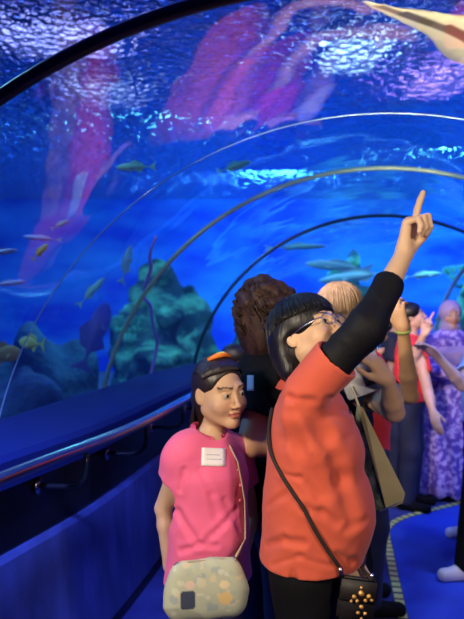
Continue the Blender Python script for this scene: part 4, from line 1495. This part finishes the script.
# ------------------------------------------------------------------ 5. person in red with raised hand and bracelet
P4 = person('person', 'dark-haired person in a red shirt with a bracelet on the raised forearm', 'person', (.66, 2.95, 0), math.radians(95),
            H=1.50, head=(math.radians(-10), math.radians(-12), 0),
            arms={'R': dict(world=True, sh=px(380, 388, 2.80), el=px(410, 396, 2.55), wr=px(403, 328, 2.45), hd=A(-.30, .05, .95), hn=A(.5, .6, -.1),
                            curls=[(25, 45, 30, 3), (30, 50, 30, 0), (35, 50, 30, -3), (40, 50, 30, -6)])},
            skin=(.52, .30, .13), res=.006)
sh4 = shirt(P4, m_red, hem=.80, sleeve=.42, infl=.014, name='shirt', res=.0065, seed=23, sr=.062)
trousers(P4, m_jeans, res=.010); shoes(P4, m_black, res=.008)
hm = S(); hm.ell((0, .024, .040), (.090, .108, .090), k=.02); hm.ell((0, .065, -.05), (.078, .055, .09), k=.03)
hm.ell((0, -.115, -.02), (.066, .080, .090), k=.012, op='-')
hair_from(P4, hm, 'hair', m_hair_black, res=.006)
sticker_on(P4, sh4, px(384, 343, 2.5), CAM, .055, .035, marks=False, rot=math.radians(-20))
a = P4['armR']; d_ = unit(a['wr'] - a['el']); c_ = a['wr'] - d_ * .012
u1 = unit(np.cross(d_, A(0, 0, 1))); u2 = np.cross(d_, u1)
mb = MB(); mb.tube([c_ + (u1 * math.cos(q) + u2 * math.sin(q)) * .029 for q in [k * math.pi / 10 for k in range(21)]], .005, seg=8, cap=False)
tag(mb.build('bracelet', mat('bracelet_green', (.25, .38, .06), .3), P4['root']), 'green and gold bracelet')

# ------------------------------------------------------------------ 6. far group
def simple_hair(J, material, res=.010, long_=True):
    hm = S(); hm.ell((0, .024, .040), (.090, .108, .090), k=.02)
    if long_: hm.ell((0, .065, -.05), (.080, .055, .11), k=.03)
    hm.ell((0, -.115, -.02), (.066, .080, .085), k=.012, op='-')
    return hair_from(J, hm, 'hair', material, res=res)


P6 = person('person', 'person in a red top pointing right, seen past the raised forearm with the bracelet', 'person', tuple(px(411, 300, 4.45) * A(1, 1, 0)), math.radians(62),
            H=1.52, head=(math.radians(8), math.radians(-14), 0),
            arms={'R': dict(world=True, sh=px(418, 350, 4.30), el=px(428, 392, 4.22), wr=px(433, 412, 4.10)),
                  'L': dict(world=True, sh=px(408, 343, 4.55), el=px(412, 362, 4.28), wr=px(424, 334, 4.18), hd=A(.5, -.1, .8), hn=A(-.6, -.7, .3), curls=[(2, 5, 5, 0), (60, 60, 30, 0), (65, 60, 30, 0), (65, 60, 30, 0)])},
            skin=(.60, .36, .26), res=.008)
shirt(P6, m_red, hem=.80, sleeve=.62, infl=.016, name='shirt', res=.009, seed=33)
trousers(P6, m_jeans, res=.012); shoes(P6, m_black, res=.010); simple_hair(P6, m_hair_black)
P7 = person('person', 'person in dark clothes half hidden behind the bracelet arm', 'person', tuple(px(394, 300, 5.1) * A(1, 1, 0)), math.radians(75),
            H=1.50, skin=(.50, .30, .2), res=.009)
shirt(P7, mat('cloth_midnight', (.012, .014, .035), .8), hem=.78, sleeve=.7, name='shirt', res=.010, seed=34)
trousers(P7, m_jeans, res=.012); shoes(P7, m_black, res=.010); simple_hair(P7, m_hair_black)

# veiled woman
H7 = person('person', 'woman in a lilac headscarf and a violet patterned long dress', 'person', tuple(px(450, 300, 4.72) * A(1, 1, 0)), math.radians(10),
            H=1.53, girth=1.12, head=(math.radians(-12), math.radians(4), 0), skin=(.50, .30, .22), res=.008,
            arms={'R': dict(el=A(-.23, -.02, .98), wr=A(-.10, -.22, .98), hd=A(.9, -.2, .1), hn=A(0, .8, -.5)),
                  'L': dict(el=A(.23, -.02, .98), wr=A(.08, -.22, 1.0), hd=A(-.9, -.2, .1), hn=A(0, .8, -.5))})
T = H7['T']
m_dress = mat('dress_violet', (.12, .07, .48), .75, noise=((26, 26, 26), (.50, .42, .85), .46, .60))
m = S()
m.cone(T(0, .01, .12), T(0, .0, .95), .285, .175, k=.03, sq=((0, 1, 0), .8))
m.cone(T(0, 0, .95), T(0, .0, 1.2), .170, .150, k=.05, sq=((0, 1, 0), .76))
for sd in 'RL':
    a = H7['arm' + sd]; m.cone(a['sh'], a['el'], .068, .062, k=.03); m.cone(a['el'], a['el'] * .2 + a['wr'] * .8, .060, .052, k=.03)
m.plane((0, 0, .035), (0, 0, -1))
m.disp = lambda P: .012 * np.sin(np.arctan2(P[:, 1], P[:, 0]) * 11 + 3 * P[:, 2]) * np.clip(1.1 - P[:, 2], 0, 1)
v, f = m.mesh(A(-.45, -.45, 0), A(.45, .4, 1.4), .012)
mesh_obj('dress', v, f, m_dress, H7['root'])
m = S(); w_ = S()
w_.ell((0, .020, .028), (.096, .118, .108), k=.02)
w_.ell((0, .0, -.10), (.085, .085, .06), k=.05)
m.sub(w_, H7['Mh'], H7['hc'], H7['hs'])
m.cone(T(0, .01, 1.27), T(0, -.01, 1.13), .085, .195, k=.05, sq=((0, 1, 0), .72))
w2 = S(); w2.ell((0, -.128, -.008), (.052, .072, .072), k=.010, op='-')
m.sub(w2, H7['Mh'], H7['hc'], H7['hs'])
m.plane(T(0, 0, 1.04), (0, 0, -1), k=.01)
m.disp = folds(50, .010, [(1, .2, .5), (-.6, .3, .8)], 22)
v, f = m.mesh(A(-.4, -.4, .9), A(.4, .4, 1.7), .009)
mesh_obj('headscarf', v, f, mat('scarf_lilac', (.36, .28, .50), .8), H7['root'])
shoes(H7, m_black, res=.010)

# person cut by the right edge
def lloc(p, loc, yaw): return (np.asarray(p, float) - loc) @ rotz(yaw)
l8 = px(488, 300, 3.55) * A(1, 1, 0); y8 = math.radians(-62)
f1 = px(466, 573, 3.26); f1[2] = .075; f2 = px(470, 528, 3.86); f2[2] = .075
LG8 = {'R': dict(hip=A(-.08, .01, .79), kn=lloc(px(476, 452, 3.55), l8, y8), an=lloc(f2, l8, y8), toe=lloc(f2 + A(-.13, -.02, -.047), l8, y8)),
       'L': dict(hip=A(.08, .01, .79), kn=lloc(px(478, 450, 3.38), l8, y8), an=lloc(f1, l8, y8), toe=lloc(f1 + A(-.13, -.03, -.047), l8, y8))}
P8 = person('person', 'person in a light blue top and dark trousers walking at the right picture edge', 'person', tuple(px(488, 300, 3.55) * A(1, 1, 0)), math.radians(-62),
            H=1.52,
            arms={'R': dict(world=True, sh=px(474, 362, 3.62), el=px(462, 385, 3.42), wr=px(438, 357, 3.36), hd=A(-.75, -.1, .62), hn=A(.2, -.3, -.9)),
                  'L': dict(world=True, sh=px(495, 365, 3.3), el=px(500, 410, 3.2), wr=px(492, 430, 3.05))},
            legs=LG8, skin=(.42, .30, .30), res=.008)
shirt(P8, mat('top_light_blue', (.22, .38, .80), .8), hem=.80, sleeve=.62, infl=.02, name='top', res=.009, seed=43)
trousers(P8, m_black, res=.012); shoes(P8, m_white, res=.008); simple_hair(P8, m_hair_black)

# ------------------------------------------------------------------ 7. the crowd that shows mainly as reflections overhead
CROWD = [
    ((.03, 3.62), 1.24, 100, m_red, 'red-shirted child with a white tag, mirrored upside down at the vault\'s left', True, None),
    ((.36, 3.35), 1.22, 60, m_red, 'second child in red, mirrored just above the first in the vault', True, None),
    ((.52, 4.35), 1.50, 80, m_orange, 'person in orange with one forearm raised, mirrored at the middle of the vault', False, (1.25, .25)),
    ((.80, 4.95), 1.50, 60, m_red, 'person in red hidden behind the pointing woman, mirrored at the vault top', False, (1.3, .1)),
    ((1.02, 5.55), 1.48, 110, m_white, 'person in white hidden by the pointing arm, mirrored at the upper right', False, None),
]
for (xy, Hh, yw, mt, lab, tg, rs_) in CROWD:
    yr_ = math.radians(yw)
    k = Hh / 1.55
    ar = {}
    if rs_: ar = {'R': dict(el=A(-.22, -.20, 1.02) * k, wr=A(-.16, -.38, 1.10) * k, hd=A(.1, -.7, .5))}
    q = person('person', lab, 'person', (xy[0], xy[1], 0), yr_, H=Hh, res=.012, arms=ar, skin=(.62, .36, .24), head_s=.90 * max(k, .93))
    so_ = shirt(q, mt, hem=.80, sleeve=.5, infl=.016, name='shirt', res=.012, seed=60)
    trousers(q, m_jeans, res=.016); shoes(q, m_black, res=.012); simple_hair(q, m_hair_black, res=.010)
    if tg: sticker_on(q, so_, A(xy[0], xy[1], 1.02 * k * 1.1), A(-.6, 2.3, 1.9), .085, .06, marks=False)

# ================================================================== LIGHT
def area(name, loc, target, size, power, col, shape='DISK', size_y=None, spread=None):
    l = bpy.data.lights.new(name, 'AREA'); l.energy = power; l.color = col; l.size = size; l.shape = shape
    if size_y: l.shape = 'RECTANGLE'; l.size_y = size_y
    if spread: l.spread = spread
    o = bpy.data.objects.new(name, l); COL.objects.link(o); o.location = loc
    o.rotation_euler = (Vector(target) - Vector(loc)).to_track_quat('-Z', 'Y').to_euler()
    return o


def spot(name, loc, target, power, col, size=.1, ang=60, blend=.5):
    l = bpy.data.lights.new(name, 'SPOT'); l.energy = power; l.color = col; l.shadow_soft_size = size
    l.spot_size = math.radians(ang); l.spot_blend = blend
    o = bpy.data.objects.new(name, l); COL.objects.link(o); o.location = loc
    o.rotation_euler = (Vector(target) - Vector(loc)).to_track_quat('-Z', 'Y').to_euler()
    return o


spot('key_spot', (-1.0, .3, 1.93), (.2, 1.6, 1.15), 152, (1, .82, .60), .09, 62, .6)
spot('side_spot', (.95, -.1, 2.05), (.55, 2.0, 1.15), 92, (1, .80, .58), .09, 60, .6)
spot('far_spot', (-.2, 1.9, 2.15), (1.6, 4.6, 1.0), 120, (1, .80, .85), .08, 70, .7)
spot('floor_spot', (2.0, 3.2, 2.1), (1.3, 3.7, 0), 90, (.45, .5, 1), .1, 100, .8)
spot('violet_spot', (-.75, .9, 2.0), (-.95, 2.4, .30), 330, (.22, .32, 1), .1, 56, .7)
BL = (.03, .24, 1)
for i, (x, y, tx, ty, pw) in enumerate([(-4.5, 2, -9, 2, 42), (-4.5, 8, -8, 12, 95), (1, 12.5, 1, 16, 480), (7, 12.5, 8, 16, 480), (9, 2, 14, 2, 120)]):
    area('tank_flood', (x, y, 4.2), (tx, ty, 1.2), 1.2, pw, (.05, .36, 1) if y > 12 else BL)
area('reef_flood', (-1, 8.2, 4.2), (-1.2, 9.2, 1), .9, 130, (.15, .75, .8))
area('reef_flood', (4.2, 10.4, 4.2), (4.2, 11.8, 1), 1.2, 150, (.15, .75, .8))
area('reef_flood', (-4, 3.5, 4.2), (-3.4, 5, 0), 1.0, 60, (.1, .25, 1))
area('tank_top', (2.5, 3.5, 4.3), (1.0, 3.6, 0), 1.5, 90, (.08, .22, 1))
spot('crowd_spot', (-.5, 2.7, 2.15), (.5, 4.3, 1.0), 50, (1, .72, .62), .08, 60, .5)  # added lamp, makes the hidden crowd show in the vault's reflections
spot('crowd_spot', (.55, 3.0, 2.2), (.95, 4.8, 1.2), 100, (1, .72, .62), .08, 60, .5)  # second added lamp, lifts the farther crowd for the overhead reflections
area('tank_near', (-2.6, 3, 4.2), (-1.5, 3, 1), .8, 45, (.3, .8, .9))  # added lamp, brightens the fish close outside the vault at left
spot('belly_spot', (.9, 1.3, 1.3), (1.0, 2.6, 2.6), 330, (1, .82, .5), .06, 50, .4)  # added lamp inside the tunnel, brightens the guitarfish's belly from below
area('hall_light', (-4, 4, 5.0), (-4, 4, 6.8), 2.5, 260, (.25, .22, 1))
area('hall_light', (3, 5, 5.0), (3, 5, 6.8), 2.5, 260, (.25, .22, 1))

w = bpy.data.worlds.new('World'); SC.world = w; w.use_nodes = True
w.node_tree.nodes['Background'].inputs[0].default_value = (.02, .06, .4, 1)
w.node_tree.nodes['Background'].inputs[1].default_value = .3

cam = bpy.data.cameras.new('camera'); co = bpy.data.objects.new('camera', cam); COL.objects.link(co)
co.location = (0, 0, CZ); co.rotation_euler = (math.radians(90), 0, 0)
cam.sensor_fit = 'VERTICAL'; cam.sensor_height = 24; cam.sensor_width = 24; cam.lens = 24 * F / 619
cam.clip_start = .05; cam.clip_end = 100
cam.dof.use_dof = True; cam.dof.focus_distance = 1.6; cam.dof.aperture_fstop = 2.4
SC.camera = co
SC.view_settings.view_transform = 'Standard'; SC.view_settings.look = 'None'
SC.view_settings.exposure = 0; SC.view_settings.gamma = 1; SC.view_settings.use_curve_mapping = False
SC.cycles.max_bounces = 8; SC.cycles.transparent_max_bounces = 16
